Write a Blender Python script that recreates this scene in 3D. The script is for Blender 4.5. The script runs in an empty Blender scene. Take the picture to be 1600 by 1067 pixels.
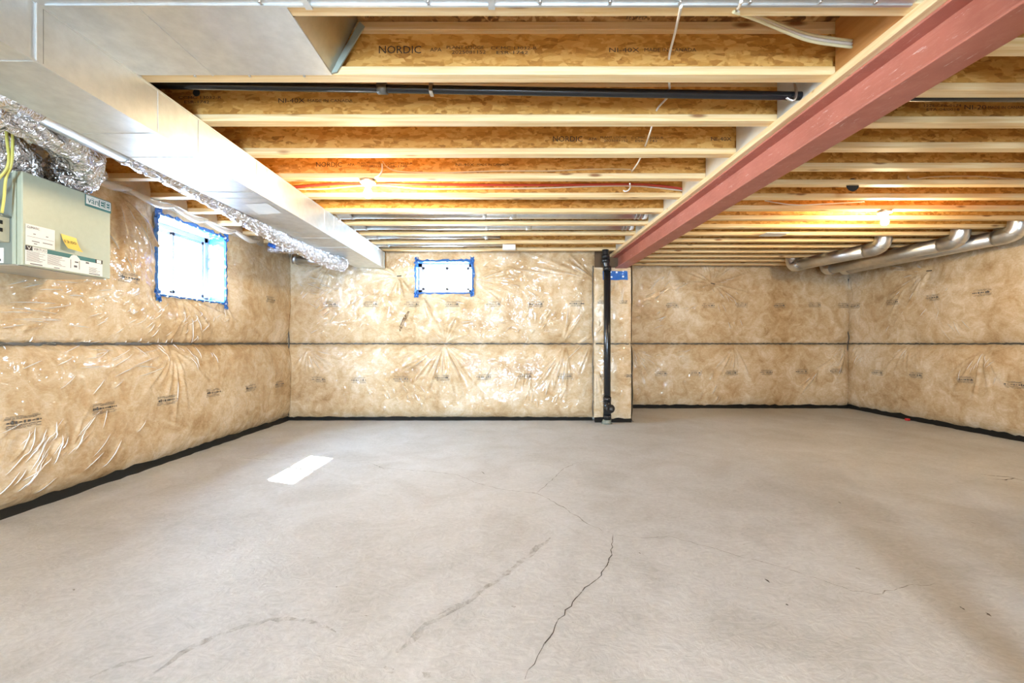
import bpy, bmesh, math, random
import numpy as np
from mathutils import Vector, Matrix

# ---------------------------------------------------------------- camera, sky, sun, exposure
F = 1600 * 15.0 / 36.0            # focal length in pixels of the 1600x1067 frame
CH = 1.046                        # camera height
HORIZON = 537.0
scene = bpy.context.scene
col = scene.collection
cam_d = bpy.data.cameras.new('camera'); cam = bpy.data.objects.new('camera', cam_d); col.objects.link(cam)
cam.location = (0, 0, CH); cam.rotation_euler = (math.pi / 2, 0, 0)
cam_d.sensor_width = 36.0; cam_d.lens = 15.0; cam_d.shift_y = (HORIZON - 533.5) / 1600.0
cam_d.clip_start = 0.02; cam_d.clip_end = 200
scene.camera = cam

world = bpy.data.worlds.new('sky'); scene.world = world; world.use_nodes = True
bg = world.node_tree.nodes['Background']
bg.inputs['Color'].default_value = (0.59, 0.79, 1.0, 1); bg.inputs['Strength'].default_value = 95.0

sun_d = bpy.data.lights.new('sun', 'SUN'); sun = bpy.data.objects.new('sun', sun_d); col.objects.link(sun)
sun_d.energy = 160.0; sun_d.angle = 0.009; sun_d.color = (1.0, 0.97, 0.9)
SUN_DIR = Vector((1.0, -0.36, -1.25))
sun.rotation_euler = SUN_DIR.to_track_quat('-Z', 'Y').to_euler(); sun.location = (-8, 6, 10)
sun['kind'] = 'helper'

scene.view_settings.view_transform = 'Standard'; scene.view_settings.look = 'None'
scene.view_settings.gamma = 1.0; scene.view_settings.use_curve_mapping = False
scene.view_settings.exposure = 0.88
BULB = 1050.0
scene.cycles.max_bounces = 10; scene.cycles.diffuse_bounces = 5; scene.cycles.glossy_bounces = 4
scene.cycles.caustics_reflective = False; scene.cycles.caustics_refractive = False
scene.cycles.sample_clamp_indirect = 6.0

# ---------------------------------------------------------------- main dimensions (metres)
JB = CH + 1.2265                  # underside of the joists
JD = 0.241; JT = JB + JD          # joist depth, underside of the subfloor
XL, XR = -3.09, 5.50              # side walls
YB, YR = 5.86, 6.97               # back wall, recessed back wall
YF = -4.0                         # wall behind the camera
XC0, XC1, YC = 1.10, 1.59, 5.72   # boxed column
def on_floor(px, py):
    y = F * CH / (py - HORIZON); return ((px - 800) * y / F, y)
def at_y(px, py, y):
    return ((px - 800) * y / F, y, CH + (HORIZON - py) * y / F)
def at_x(px, py, x):
    y = x * F / (px - 800); return (x, y, CH + (HORIZON - py) * y / F)
def beam_x(y): return 1.512 + (y - 1.26) * (1.38 - 1.512) / (5.75 - 1.26)

# ---------------------------------------------------------------- node helpers and materials
class NT:
    def __init__(s, name):
        s.m = bpy.data.materials.new(name); s.m.use_nodes = True
        s.t = s.m.node_tree; s.p = s.t.nodes['Principled BSDF']; s.out = s.t.nodes['Material Output']
    def n(s, typ, **kw):
        nd = s.t.nodes.new(typ)
        for k, v in kw.items(): setattr(nd, k, v)
        return nd
    def l(s, a, b): s.t.links.new(a, b)
    def coord(s, scale=(1, 1, 1), rot=(0, 0, 0), rand=False):
        tc = s.n('ShaderNodeTexCoord'); o = tc.outputs['Object']
        if rand:
            oi = s.n('ShaderNodeObjectInfo'); ml = s.n('ShaderNodeVectorMath', operation='SCALE')
            cx = s.n('ShaderNodeCombineXYZ')
            for i in range(3): s.l(oi.outputs['Random'], cx.inputs[i])
            s.l(cx.outputs[0], ml.inputs[0]); ml.inputs['Scale'].default_value = 37.0
            ad = s.n('ShaderNodeVectorMath', operation='ADD'); s.l(o, ad.inputs[0]); s.l(ml.outputs[0], ad.inputs[1]); o = ad.outputs[0]
        mp = s.n('ShaderNodeMapping'); s.l(o, mp.inputs[0]); mp.inputs['Scale'].default_value = scale; mp.inputs['Rotation'].default_value = rot
        return mp.outputs[0]
    def noise(s, vec, scale, detail=4, rough=0.55, dist=0.0):
        nd = s.n('ShaderNodeTexNoise'); s.l(vec, nd.inputs['Vector'])
        nd.inputs['Scale'].default_value = scale; nd.inputs['Detail'].default_value = detail
        nd.inputs['Roughness'].default_value = rough; nd.inputs['Distortion'].default_value = dist
        return nd.outputs['Fac']
    def ramp(s, fac, stops):
        r = s.n('ShaderNodeValToRGB'); s.l(fac, r.inputs[0]); e = r.color_ramp.elements
        while len(e) < len(stops): e.new(0.5)
        for el, (p, c) in zip(e, stops):
            el.position = p; el.color = c if len(c) == 4 else (*c, 1)
        return r.outputs[0]
    def mix(s, fac, a, b, mode='MIX'):
        m = s.n('ShaderNodeMix', data_type='RGBA', blend_type=mode)
        for sock, v in ((m.inputs[0], fac), (m.inputs[6], a), (m.inputs[7], b)):
            if isinstance(v, (int, float)): sock.default_value = v
            elif isinstance(v, tuple): sock.default_value = (*v, 1) if len(v) == 3 else v
            else: s.l(v, sock)
        return m.outputs[2]
    def bump(s, h, strength=0.3, dist=0.01):
        b = s.n('ShaderNodeBump'); s.l(h, b.inputs['Height']); b.inputs['Strength'].default_value = strength; b.inputs['Distance'].default_value = dist
        return b.outputs[0]
    def set(s, **kw):
        for k, v in kw.items():
            i = s.p.inputs[k.replace('_', ' ')]
            if hasattr(v, 'is_linked') or isinstance(v, bpy.types.NodeSocket): s.l(v, i)
            elif isinstance(v, tuple): i.default_value = (*v, 1) if len(v) == 3 else v
            else: i.default_value = v
        return s.m

def flat(name, c, rough=0.5, metal=0.0, spec=0.5):
    t = NT(name); v = t.coord(); n = t.noise(v, 30, 3)
    c2 = tuple(x * 0.86 for x in c)
    return t.set(Base_Color=t.mix(n, c, c2), Roughness=rough, Metallic=metal, Specular_IOR_Level=spec)

M = {}
def mat_poly():
    t = NT('poly_over_insulation'); v = t.coord()
    a = t.noise(v, 1.7, 5, 0.55, 0.6); b = t.noise(v, 5.5, 6, 0.6, 1.3); c = t.noise(t.coord((1, 1, 1.8)), 30, 4, 0.65, 1.0)
    m1 = t.mix(0.5, a, b); m2 = t.mix(0.22, m1, c)
    colr = t.ramp(m2, [(0.33, (0.30, 0.175, 0.075)), (0.43, (0.46, 0.315, 0.165)), (0.52, (0.58, 0.445, 0.28)), (0.64, (0.74, 0.65, 0.51))])
    t.set(Base_Color=colr, Roughness=0.75, Specular_IOR_Level=0.2, Coat_Weight=1.0, Coat_Roughness=0.05, Coat_IOR=1.5)
    t.l(t.bump(b, 0.35, 0.02), t.p.inputs['Normal'])
    d = t.noise(v, 6.0, 3, 0.55, 1.2)
    t.l(t.bump(d, 0.5, 0.06), t.p.inputs['Coat Normal'])
    return t.m
M['poly'] = mat_poly()

def mat_osb(name, dark, mid, light):
    t = NT(name)
    vs = []
    wv = t.coord((1, 1, 1), (0, 0, 0), True)
    wn = t.n('ShaderNodeTexNoise'); t.l(wv, wn.inputs['Vector']); wn.inputs['Scale'].default_value = 9; wn.inputs['Detail'].default_value = 3
    for k, (rot, sc) in enumerate((((0, 0.55, 0.2), (13, 13, 52)), ((0, -0.5, -0.3), (12, 14, 46)), ((0, 1.25, 0.1), (15, 13, 58)))):
        ad = t.n('ShaderNodeVectorMath', operation='MULTIPLY_ADD'); t.l(wn.outputs['Color'], ad.inputs[0]); ad.inputs[1].default_value = (0.035, 0.035, 0.035); t.l(wv, ad.inputs[2])
        mp = t.n('ShaderNodeMapping'); t.l(ad.outputs[0], mp.inputs[0]); mp.inputs['Scale'].default_value = sc; mp.inputs['Rotation'].default_value = rot
        vo = t.n('ShaderNodeTexVoronoi'); t.l(mp.outputs[0], vo.inputs['Vector']); vo.inputs['Scale'].default_value = 1.0
        sp = t.n('ShaderNodeSeparateColor'); t.l(vo.outputs['Color'], sp.inputs[0]); vs.append(sp.outputs[0])
    pick = t.noise(wv, 16, 3); pick2 = t.noise(wv, 10, 3)
    r1 = t.ramp(pick, [(0.47, (0, 0, 0)), (0.53, (1, 1, 1))]); r2 = t.ramp(pick2, [(0.52, (0, 0, 0)), (0.57, (1, 1, 1))])
    mm = t.mix(r2, t.mix(r1, vs[0], vs[1]), vs[2])
    fine = t.noise(t.coord((14, 14, 90), (0, 0.35, 0), True), 3, 5, 0.7, 0.5); cloud = t.noise(wv, 5, 3)
    mm = t.mix(0.5, mm, t.mix(0.35, fine, cloud))
    colr = t.ramp(mm, [(0.20, tuple(x * 0.55 for x in dark)), (0.27, dark), (0.48, mid), (0.75, light)])
    t.set(Base_Color=colr, Roughness=0.62, Specular_IOR_Level=0.25)
    t.l(t.bump(mm, 0.35, 0.004), t.p.inputs['Normal'])
    return t.m
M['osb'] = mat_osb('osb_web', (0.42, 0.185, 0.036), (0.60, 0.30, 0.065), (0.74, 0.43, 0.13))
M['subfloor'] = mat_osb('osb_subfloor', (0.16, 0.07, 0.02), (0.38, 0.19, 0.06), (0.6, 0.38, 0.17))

def mat_pine(name, a, b, axis=(0.5, 14, 14)):
    t = NT(name); v = t.coord(axis, (0, 0, 0), True)
    n1 = t.noise(v, 3.0, 5, 0.6, 0.6)
    kv = t.coord((1.6, 6, 6), (0, 0, 0), True); vo = t.n('ShaderNodeTexVoronoi'); t.l(kv, vo.inputs['Vector']); vo.inputs['Scale'].default_value = 1.6
    knot = t.ramp(vo.outputs['Distance'], [(0.07, (1, 1, 1)), (0.16, (0, 0, 0))])
    c = t.mix(knot, t.ramp(n1, [(0.3, b), (0.65, a)]), (0.28, 0.13, 0.05))
    t.set(Base_Color=c, Roughness=0.6, Specular_IOR_Level=0.3)
    t.l(t.bump(n1, 0.15, 0.003), t.p.inputs['Normal'])
    return t.m
M['pine'] = mat_pine('pine_flange', (0.82, 0.63, 0.36), (0.66, 0.42, 0.17))
M['pine_y'] = mat_pine('pine_plate', (0.80, 0.62, 0.37), (0.62, 0.42, 0.2), (14, 0.5, 14))
M['pine_z'] = mat_pine('pine_stud', (0.80, 0.62, 0.37), (0.62, 0.42, 0.2), (14, 14, 0.5))
M['plywood'] = mat_pine('plywood', (0.56, 0.27, 0.085), (0.44, 0.19, 0.05), (6, 0.7, 12))

def mat_galv(name, c=(0.72, 0.75, 0.76), rough=0.42, wav=0.2):
    t = NT(name); v = t.coord()
    n = t.noise(v, 14, 4, 0.6); n2 = t.noise(v, 2.2, 2, 0.5)
    vo = t.n('ShaderNodeTexVoronoi'); t.l(v, vo.inputs['Vector']); vo.inputs['Scale'].default_value = 45
    colr = t.mix(t.ramp(n, [(0.35, (0, 0, 0)), (0.7, (1, 1, 1))]), c, tuple(x * 0.85 for x in c))
    r = t.n('ShaderNodeMapRange'); t.l(n, r.inputs[0]); r.inputs[3].default_value = rough - 0.07; r.inputs[4].default_value = rough + 0.09
    t.set(Base_Color=colr, Metallic=1.0, Roughness=r.outputs[0])
    t.l(t.bump(n2, wav, 0.05), t.p.inputs['Normal'])
    return t.m
M['galv'] = mat_galv('galvanised_sheet')
M['galv_round'] = mat_galv('galvanised_pipe', (0.76, 0.77, 0.76), 0.33, 0.1)
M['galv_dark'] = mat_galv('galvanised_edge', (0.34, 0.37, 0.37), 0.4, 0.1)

def mat_foil():
    t = NT('crinkled_foil'); v = t.coord((1, 1, 1)); 
    a = t.noise(v, 13, 3, 0.6, 2.0); b = t.noise(t.coord((9, 26, 24)), 1.0, 2, 0.6, 1.5)
    h = t.mix(0.5, a, b)
    t.set(Base_Color=(0.80, 0.81, 0.83), Metallic=1.0, Roughness=0.12)
    t.l(t.bump(h, 1.0, 0.05), t.p.inputs['Normal'])
    return t.m
M['foil'] = mat_foil()

def mat_beam():
    t = NT('red_oxide_primer'); v = t.coord()
    n = t.noise(v, 5, 5, 0.6); s = t.noise(t.coord((3, 3, 16)), 5, 6, 0.75); k = t.noise(t.coord((18, 3, 18)), 2.5, 7, 0.8)
    c = t.mix(t.ramp(n, [(0.3, (0, 0, 0)), (0.7, (1, 1, 1))]), (0.47, 0.165, 0.115), (0.37, 0.12, 0.08))
    c = t.mix(t.ramp(s, [(0.5, (0, 0, 0)), (0.8, (0.5, 0.5, 0.5))]), c, (0.55, 0.27, 0.2))
    c = t.mix(t.ramp(k, [(0.60, (0, 0, 0)), (0.66, (0.8, 0.8, 0.8))]), c, (0.66, 0.5, 0.45))
    return t.set(Base_Color=c, Roughness=0.5, Specular_IOR_Level=0.4)
M['beam'] = mat_beam()

def mat_concrete():
    t = NT('concrete'); v = t.coord()
    big = t.noise(v, 0.55, 4, 0.55, 0.4); mid = t.noise(v, 2.3, 6, 0.62, 0.8); fine = t.noise(v, 45, 5, 0.7)
    tr = t.noise(t.coord((6, 10, 3), (0, 0, 0.9)), 1.6, 6, 0.68, 3.5)
    c = t.ramp(t.mix(0.55, big, mid), [(0.36, (0.385, 0.405, 0.415)), (0.5, (0.50, 0.53, 0.555)), (0.63, (0.59, 0.63, 0.67))])
    c = t.mix(0.10, c, t.ramp(fine, [(0.3, (0.12, 0.11, 0.1)), (0.7, (0.8, 0.79, 0.76))]))
    c = t.mix(0.17, c, t.ramp(tr, [(0.35, (0.16, 0.15, 0.13)), (0.65, (0.72, 0.71, 0.69))]))
    sp = t.noise(t.coord((1, 1.6, 1), (0, 0, 0.5)), 22, 3, 0.6, 0.5)
    c = t.mix(t.ramp(sp, [(0.735, (0, 0, 0)), (0.76, (0.8, 0.8, 0.8))]), c, (0.16, 0.14, 0.11))
    r = t.n('ShaderNodeMapRange'); t.l(mid, r.inputs[0]); r.inputs[3].default_value = 0.40; r.inputs[4].default_value = 0.62
    t.set(Base_Color=c, Roughness=r.outputs[0], Specular_IOR_Level=0.4)
    t.l(t.bump(t.mix(0.6, fine, tr), 0.4, 0.008), t.p.inputs['Normal'])
    return t.m
M['concrete'] = mat_concrete()

def mat_decal(name, c, lo, hi, scale, amount):
    t = NT(name); v = t.coord(); n = t.noise(v, scale, 5, 0.7, 0.8)
    tr = t.n('ShaderNodeBsdfTransparent'); mx = t.n('ShaderNodeMixShader')
    fac = t.ramp(n, [(lo, (0, 0, 0)), (hi, (amount, amount, amount))])
    t.set(Base_Color=c, Roughness=0.8)
    t.l(fac, mx.inputs[0]); t.l(tr.outputs[0], mx.inputs[1]); t.l(t.p.outputs[0], mx.inputs[2]); t.l(mx.outputs[0], t.out.inputs[0])
    return t.m
M['stain'] = mat_decal('floor_stain', (0.17, 0.13, 0.075), 0.40, 0.72, 22, 0.5)
M['crack'] = mat_decal('floor_crack', (0.06, 0.05, 0.04), 0.30, 0.48, 14, 0.9)
M['crack_faint'] = mat_decal('floor_crack_faint', (0.16, 0.14, 0.12), 0.32, 0.6, 16, 0.65)

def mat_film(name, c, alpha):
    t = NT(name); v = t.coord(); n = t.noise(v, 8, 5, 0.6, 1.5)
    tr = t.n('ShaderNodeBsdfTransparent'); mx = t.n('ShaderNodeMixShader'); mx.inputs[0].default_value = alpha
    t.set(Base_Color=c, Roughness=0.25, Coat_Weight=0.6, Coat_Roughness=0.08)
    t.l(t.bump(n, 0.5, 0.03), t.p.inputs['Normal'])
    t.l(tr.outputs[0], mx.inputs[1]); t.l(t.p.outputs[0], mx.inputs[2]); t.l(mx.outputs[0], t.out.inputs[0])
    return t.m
M['crease_glint'] = mat_film('folded_film_glint', (0.86, 0.85, 0.82), 0.8)  # whitish film colour stands in for glints along the folds
M['film'] = mat_film('clear_poly_film', (0.85, 0.82, 0.76), 0.55)
def mat_glass():
    t = NT('window_glass'); tr = t.n('ShaderNodeBsdfTransparent'); gl = t.n('ShaderNodeBsdfGlossy'); gl.inputs['Roughness'].default_value = 0.02
    mx = t.n('ShaderNodeMixShader'); mx.inputs[0].default_value = 0.05
    t.l(tr.outputs[0], mx.inputs[1]); t.l(gl.outputs[0], mx.inputs[2]); t.l(mx.outputs[0], t.out.inputs[0])
    return t.m
M['glass'] = mat_glass()
def mat_emit():
    t = NT('lit_bulb'); return t.set(Base_Color=(1, 0.9, 0.7), Emission_Color=(1.0, 0.77, 0.47), Emission_Strength=BULB)
M['emit'] = mat_emit()
def mat_tape():
    t = NT('blue_sheathing_tape'); v = t.coord()
    vo = t.n('ShaderNodeTexVoronoi'); t.l(v, vo.inputs['Vector']); vo.inputs['Scale'].default_value = 13; vo.inputs['Randomness'].default_value = 0.35
    d = t.ramp(vo.outputs['Distance'], [(0.16, (1, 1, 1)), (0.19, (0, 0, 0))])
    n = t.noise(v, 25, 4, 0.6)
    c = t.mix(d, t.mix(n, (0.012, 0.075, 0.30), (0.04, 0.17, 0.5)), (0.75, 0.85, 0.95))
    t.set(Base_Color=c, Roughness=0.25)
    t.l(t.bump(n, 0.5, 0.02), t.p.inputs['Normal'])
    return t.m
M['tape'] = mat_tape()
M['vinyl'] = flat('white_vinyl', (0.86, 0.87, 0.88), 0.3)
M['white'] = flat('white_plastic', (0.8, 0.8, 0.78), 0.4)
M['liner'] = flat('window_liner', (0.8, 0.82, 0.84), 0.5)
M['black'] = flat('black_plastic_pipe', (0.012, 0.013, 0.015), 0.22)
M['membrane'] = flat('black_membrane', (0.009, 0.010, 0.010), 0.6, 0, 0.25)
M['seam'] = flat('dark_seam', (0.07, 0.065, 0.055), 0.5)
M['ink'] = flat('black_ink', (0.035, 0.025, 0.02), 0.7)
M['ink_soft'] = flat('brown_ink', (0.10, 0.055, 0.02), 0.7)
M['stamp'] = flat('grey_print', (0.09, 0.08, 0.07), 0.5)
M['cable'] = flat('white_cable', (0.80, 0.77, 0.70), 0.4)
M['cable_tan'] = flat('tan_cable', (0.72, 0.52, 0.28), 0.45)
M['yellow'] = flat('yellow_cable', (0.62, 0.55, 0.12), 0.4)
M['pale_yellow'] = flat('pale_yellow_cable', (0.78, 0.74, 0.48), 0.4)
M['pex'] = flat('red_water_pipe', (0.55, 0.07, 0.05), 0.35)
M['hrv'] = flat('sage_enamel', (0.40, 0.425, 0.315), 0.38)
M['hrv_dark'] = flat('dark_enamel', (0.20, 0.22, 0.18), 0.4)
M['cream'] = flat('cream_enamel', (0.66, 0.60, 0.42), 0.4)
M['paper'] = flat('paper_label', (0.74, 0.73, 0.68), 0.6)
M['sticky'] = flat('yellow_note', (0.82, 0.60, 0.12), 0.6)
M['teal'] = flat('teal_print', (0.01, 0.11, 0.10), 0.5)
M['dark'] = flat('dark_void', (0.02, 0.018, 0.015), 0.8)
M['pale_block'] = flat('pale_insulation', (0.66, 0.60, 0.49), 0.8)
M['fibre'] = flat('grey_fibre_insulation', (0.55, 0.52, 0.46), 0.9)
M['porcelain'] = flat('porcelain', (0.82, 0.8, 0.76), 0.25)
M['steel'] = flat('bright_steel', (0.6, 0.6, 0.6), 0.3, 1.0)
M['red'] = flat('red_plastic', (0.6, 0.03, 0.03), 0.4)
M['plaster'] = flat('rear_wall', (0.62, 0.55, 0.45), 0.8)

# ---------------------------------------------------------------- object helpers
def link(name, me, mat=None, parent=None):
    o = bpy.data.objects.new(name, me); col.objects.link(o)
    if mat is not None and len(me.materials) == 0: me.materials.append(M[mat] if isinstance(mat, str) else mat)
    if parent is not None: o.parent = parent
    return o
def from_bm(name, bm, mat, parent=None, smooth=False):
    bmesh.ops.recalc_face_normals(bm, faces=bm.faces)
    me = bpy.data.meshes.new(name); bm.to_mesh(me); bm.free()
    if smooth:
        me.polygons.foreach_set('use_smooth', [True] * len(me.polygons))
    return link(name, me, mat, parent)
def tag(o, label, cat, group=None, kind=None):
    o['label'] = label; o['category'] = cat
    if group: o['group'] = group
    if kind: o['kind'] = kind
    return o
def struct(o, label=None, cat=None):
    o['kind'] = 'structure'
    if label: o['label'] = label
    if cat: o['category'] = cat
    return o
def thing(name, loc, label, cat, group=None):
    o = bpy.data.objects.new(name, None); col.objects.link(o); o.location = loc; o.empty_display_size = 0.1
    return tag(o, label, cat, group)
def local(parent):
    v = Vector((0, 0, 0))
    while parent is not None: v += Vector(parent.location); parent = parent.parent
    return v
def bm_box(bm, a, b, bevel=0.0):
    a, b = Vector(a), Vector(b)
    lo = Vector(map(min, a, b)); hi = Vector(map(max, a, b))
    r = bmesh.ops.create_cube(bm, size=1.0)
    for v in r['verts']:
        v.co = Vector([lo[i] + (v.co[i] + 0.5) * (hi[i] - lo[i]) for i in range(3)])
    if bevel > 0:
        es = list({e for v in r['verts'] for e in v.link_edges})
        bmesh.ops.bevel(bm, geom=es, offset=bevel, segments=1, affect='EDGES', profile=0.5)
def box(name, a, b, mat, parent=None, bevel=0.0, off=True):
    """world-space box; mesh is stored relative to the parent's origin"""
    bm = bmesh.new(); o = local(parent) if off else Vector((0, 0, 0))
    bm_box(bm, Vector(a) - o, Vector(b) - o, bevel)
    return from_bm(name, bm, mat, parent)
def quad(name, pts, mat, parent=None, thick=0.0):
    bm = bmesh.new(); o = local(parent)
    vs = [bm.verts.new(Vector(p) - o) for p in pts]
    f = bm.faces.new(vs)
    if thick:
        r = bmesh.ops.solidify(bm, geom=[f], thickness=thick)
    return from_bm(name, bm, mat, parent)
def prism(name, pts, off, mat, parent=None):
    bm = bmesh.new(); o = local(parent); off = Vector(off)
    a = [bm.verts.new(Vector(p) - o) for p in pts]; b = [bm.verts.new(Vector(p) + off - o) for p in pts]; n = len(a)
    bm.faces.new(a); bm.faces.new(b[::-1])
    for i in range(n): bm.faces.new((a[i], b[i], b[(i + 1) % n], a[(i + 1) % n]))
    return from_bm(name, bm, mat, parent)
def smooth_path(pts, n=6):
    P = [Vector(p) for p in pts]; out = []
    if len(P) < 3: return P
    for i in range(len(P) - 1):
        p0 = P[max(i - 1, 0)]; p1 = P[i]; p2 = P[i + 1]; p3 = P[min(i + 2, len(P) - 1)]
        for k in range(n):
            t = k / n
            out.append(0.5 * ((2 * p1) + (p2 - p0) * t + (2 * p0 - 5 * p1 + 4 * p2 - p3) * t * t + (3 * p1 - p0 - 3 * p2 + p3) * t ** 3))
    out.append(P[-1]); return out
def bm_tube(bm, pts, r, segs=12, caps=True, jit=None):
    P = [Vector(p) for p in pts]; n = len(P)
    R = r if isinstance(r, (list, tuple)) else [r] * n
    tang = [(P[min(i + 1, n - 1)] - P[max(i - 1, 0)]).normalized() for i in range(n)]
    up = Vector((0, 0, 1)) if abs(tang[0].z) < 0.9 else Vector((1, 0, 0))
    nx = tang[0].cross(up).normalized(); rings = []
    for i in range(n):
        nx = (nx - tang[i] * nx.dot(tang[i])).normalized(); ny = tang[i].cross(nx)
        ring = []
        for k in range(segs):
            a = 2 * math.pi * k / segs; rr = R[i] * (1 + (jit(i, k) if jit else 0))
            ring.append(bm.verts.new(P[i] + (nx * math.cos(a) + ny * math.sin(a)) * rr))
        rings.append(ring)
    for i in range(n - 1):
        for k in range(segs):
            bm.faces.new((rings[i][k], rings[i][(k + 1) % segs], rings[i + 1][(k + 1) % segs], rings[i + 1][k]))
    if caps:
        bm.faces.new(rings[0][::-1]); bm.faces.new(rings[-1])
def tube(name, pts, r, mat, parent=None, segs=12, smooth=True, jit=None, caps=True):
    bm = bmesh.new(); o = local(parent)
    bm_tube(bm, [Vector(p) - o for p in pts], r, segs, caps, jit)
    ob = from_bm(name, bm, mat, parent, smooth)
    if smooth and caps:
        for p in ob.data.polygons:
            if len(p.vertices) > 4: p.use_smooth = False
    return ob
def text(name, s, mat, parent, o, ux, uy, w, h):
    """flat lettering whose box is w x h, lower-left corner o, axes ux, uy (world)"""
    cu = bpy.data.curves.new(name, 'FONT'); cu.body = s; cu.resolution_u = 2
    t = bpy.data.objects.new(name, cu); col.objects.link(t)
    dg = bpy.context.evaluated_depsgraph_get(); dg.update()
    me = bpy.data.meshes.new_from_object(t.evaluated_get(dg))
    bpy.data.objects.remove(t); bpy.data.curves.remove(cu)
    n = len(me.vertices); co = np.empty(n * 3, np.float32); me.vertices.foreach_get('co', co); co = co.reshape(-1, 3)
    lo = co.min(0); sz = np.maximum(co.max(0) - lo, 1e-6)
    u = (co[:, 0] - lo[0]) / sz[0] * w; v = (co[:, 1] - lo[1]) / sz[1] * h
    off = local(parent)
    out = np.array(o) - np.array(off) + u[:, None] * np.array(ux) + v[:, None] * np.array(uy)
    me.vertices.foreach_set('co', out.astype(np.float32).ravel()); me.update(); me.name = name
    me.materials.clear()
    return link(name, me, mat, parent)

# ---------------------------------------------------------------- floor, ceiling and rear of the room
bm = bmesh.new(); bm_box(bm, (XL - 0.4, YF - 0.4, -0.12), (XR + 0.4, YR + 0.4, 0.0))
floor = struct(from_bm('floor', bm, 'concrete'), 'grey troweled concrete basement floor with hairline cracks', 'floor')

def strip_on_floor(name, pix, wid, mat, seed=0, jit=0.0, z=0.0012):
    rnd = random.Random(seed); P = [Vector((*on_floor(*p), z)) for p in pix]
    Q = []
    for i in range(len(P) - 1):
        n = max(2, int((P[i + 1] - P[i]).length / 0.03))
        for k in range(n): Q.append(P[i].lerp(P[i + 1], k / n))
    Q.append(P[-1])
    for i in range(1, len(Q) - 1): Q[i] = Q[i] + Vector((rnd.uniform(-jit, jit), rnd.uniform(-jit, jit), 0))
    bm = bmesh.new(); L = []
    for i, q in enumerate(Q):
        t = (Q[min(i + 1, len(Q) - 1)] - Q[max(i - 1, 0)]).normalized(); s = Vector((-t.y, t.x, 0))
        e = min(i, len(Q) - 1 - i) / 4.0
        w = wid * (0.55 + 0.9 * rnd.random()) * min(1.0, 0.25 + e)
        L.append((bm.verts.new(q + s * w * 0.5), bm.verts.new(q - s * w * 0.5)))
    for i in range(len(L) - 1): bm.faces.new((L[i][0], L[i][1], L[i + 1][1], L[i + 1][0]))
    o = from_bm(name, bm, mat, floor); return o
strip_on_floor('crack', [(820, 1062), (840, 1025), (868, 978), (880, 960), (915, 918), (938, 900), (955, 868), (958, 835)], 0.0036, 'crack', 1, 0.006)
strip_on_floor('crack', [(958, 835), (920, 820), (880, 792), (838, 771), (790, 766), (745, 755), (715, 742), (665, 736), (600, 732), (575, 722)], 0.005, 'crack_faint', 2, 0.008)
strip_on_floor('crack', [(958, 835), (1000, 841), (1045, 838), (1090, 850), (1150, 868), (1200, 880), (1260, 900), (1330, 922), (1370, 930), (1400, 918), (1460, 912)], 0.004, 'crack_faint', 3, 0.008)
strip_on_floor('crack', [(838, 771), (860, 752), (880, 732), (905, 722)], 0.004, 'crack_faint', 4, 0.006)
strip_on_floor('crack', [(375, 716), (420, 718), (470, 714)], 0.006, 'crack_faint', 5, 0.006)
strip_on_floor('stain', [(235, 1055), (300, 1012), (360, 985), (420, 968), (480, 968), (525, 988)], 0.022, 'stain', 6, 0.008, 0.0008)
strip_on_floor('stain', [(620, 1020), (670, 975), (720, 945), (780, 905), (860, 840)], 0.026, 'stain', 7, 0.008, 0.0008)
strip_on_floor('stain', [(140, 1060), (190, 1040), (240, 1025)], 0.03, 'stain', 8, 0.01, 0.0008)
strip_on_floor('scuff_mark', [(1532, 741), (1556, 744), (1575, 745), (1600, 751)], 0.014, 'crack', 9, 0.004)
strip_on_floor('scuff_mark', [(1552, 748), (1570, 750), (1586, 747)], 0.012, 'crack', 10, 0.004)
for i, (px, py, dx) in enumerate(((1195, 905, 8), (1500, 948, 8), (1540, 957, 9), (752, 737, 5), (998, 863, 3), (1228, 944, 3), (600, 1042, 14), (660, 1050, 12), (1310, 784, 4))):
    strip_on_floor('scuff_mark', [(px, py), (px + dx * 0.6, py + dx * 0.4), (px + dx, py + dx * 0.7)], 0.012 if dx < 11 else 0.03, 'crack' if dx < 11 else 'stain', 20 + i, 0.002)

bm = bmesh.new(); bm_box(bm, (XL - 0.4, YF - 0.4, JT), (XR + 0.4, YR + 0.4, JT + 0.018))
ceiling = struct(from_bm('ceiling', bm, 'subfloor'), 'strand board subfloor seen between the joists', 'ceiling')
# lettering printed on the strand board
for s, x0, x1, y0, y1 in (('TECO', 984, 1013, 17.5, 23.0), ('TESTED', 978, 1011, 24.0, 30.0), ('16.0', 570, 581, 17.5, 22), ('2R25', 568, 583, 23, 28)):
    ya = F * (JT - CH) / (HORIZON - y0); yb = F * (JT - CH) / (HORIZON - y1)
    xa = (x0 - 800) * ya / F; xb = (x1 - 800) * ya / F
    text('printed_text', s, 'ink', ceiling, (xa, yb, JT - 0.0015), (1, 0, 0), (0, -1, 0), xb - xa, yb - ya)

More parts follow.
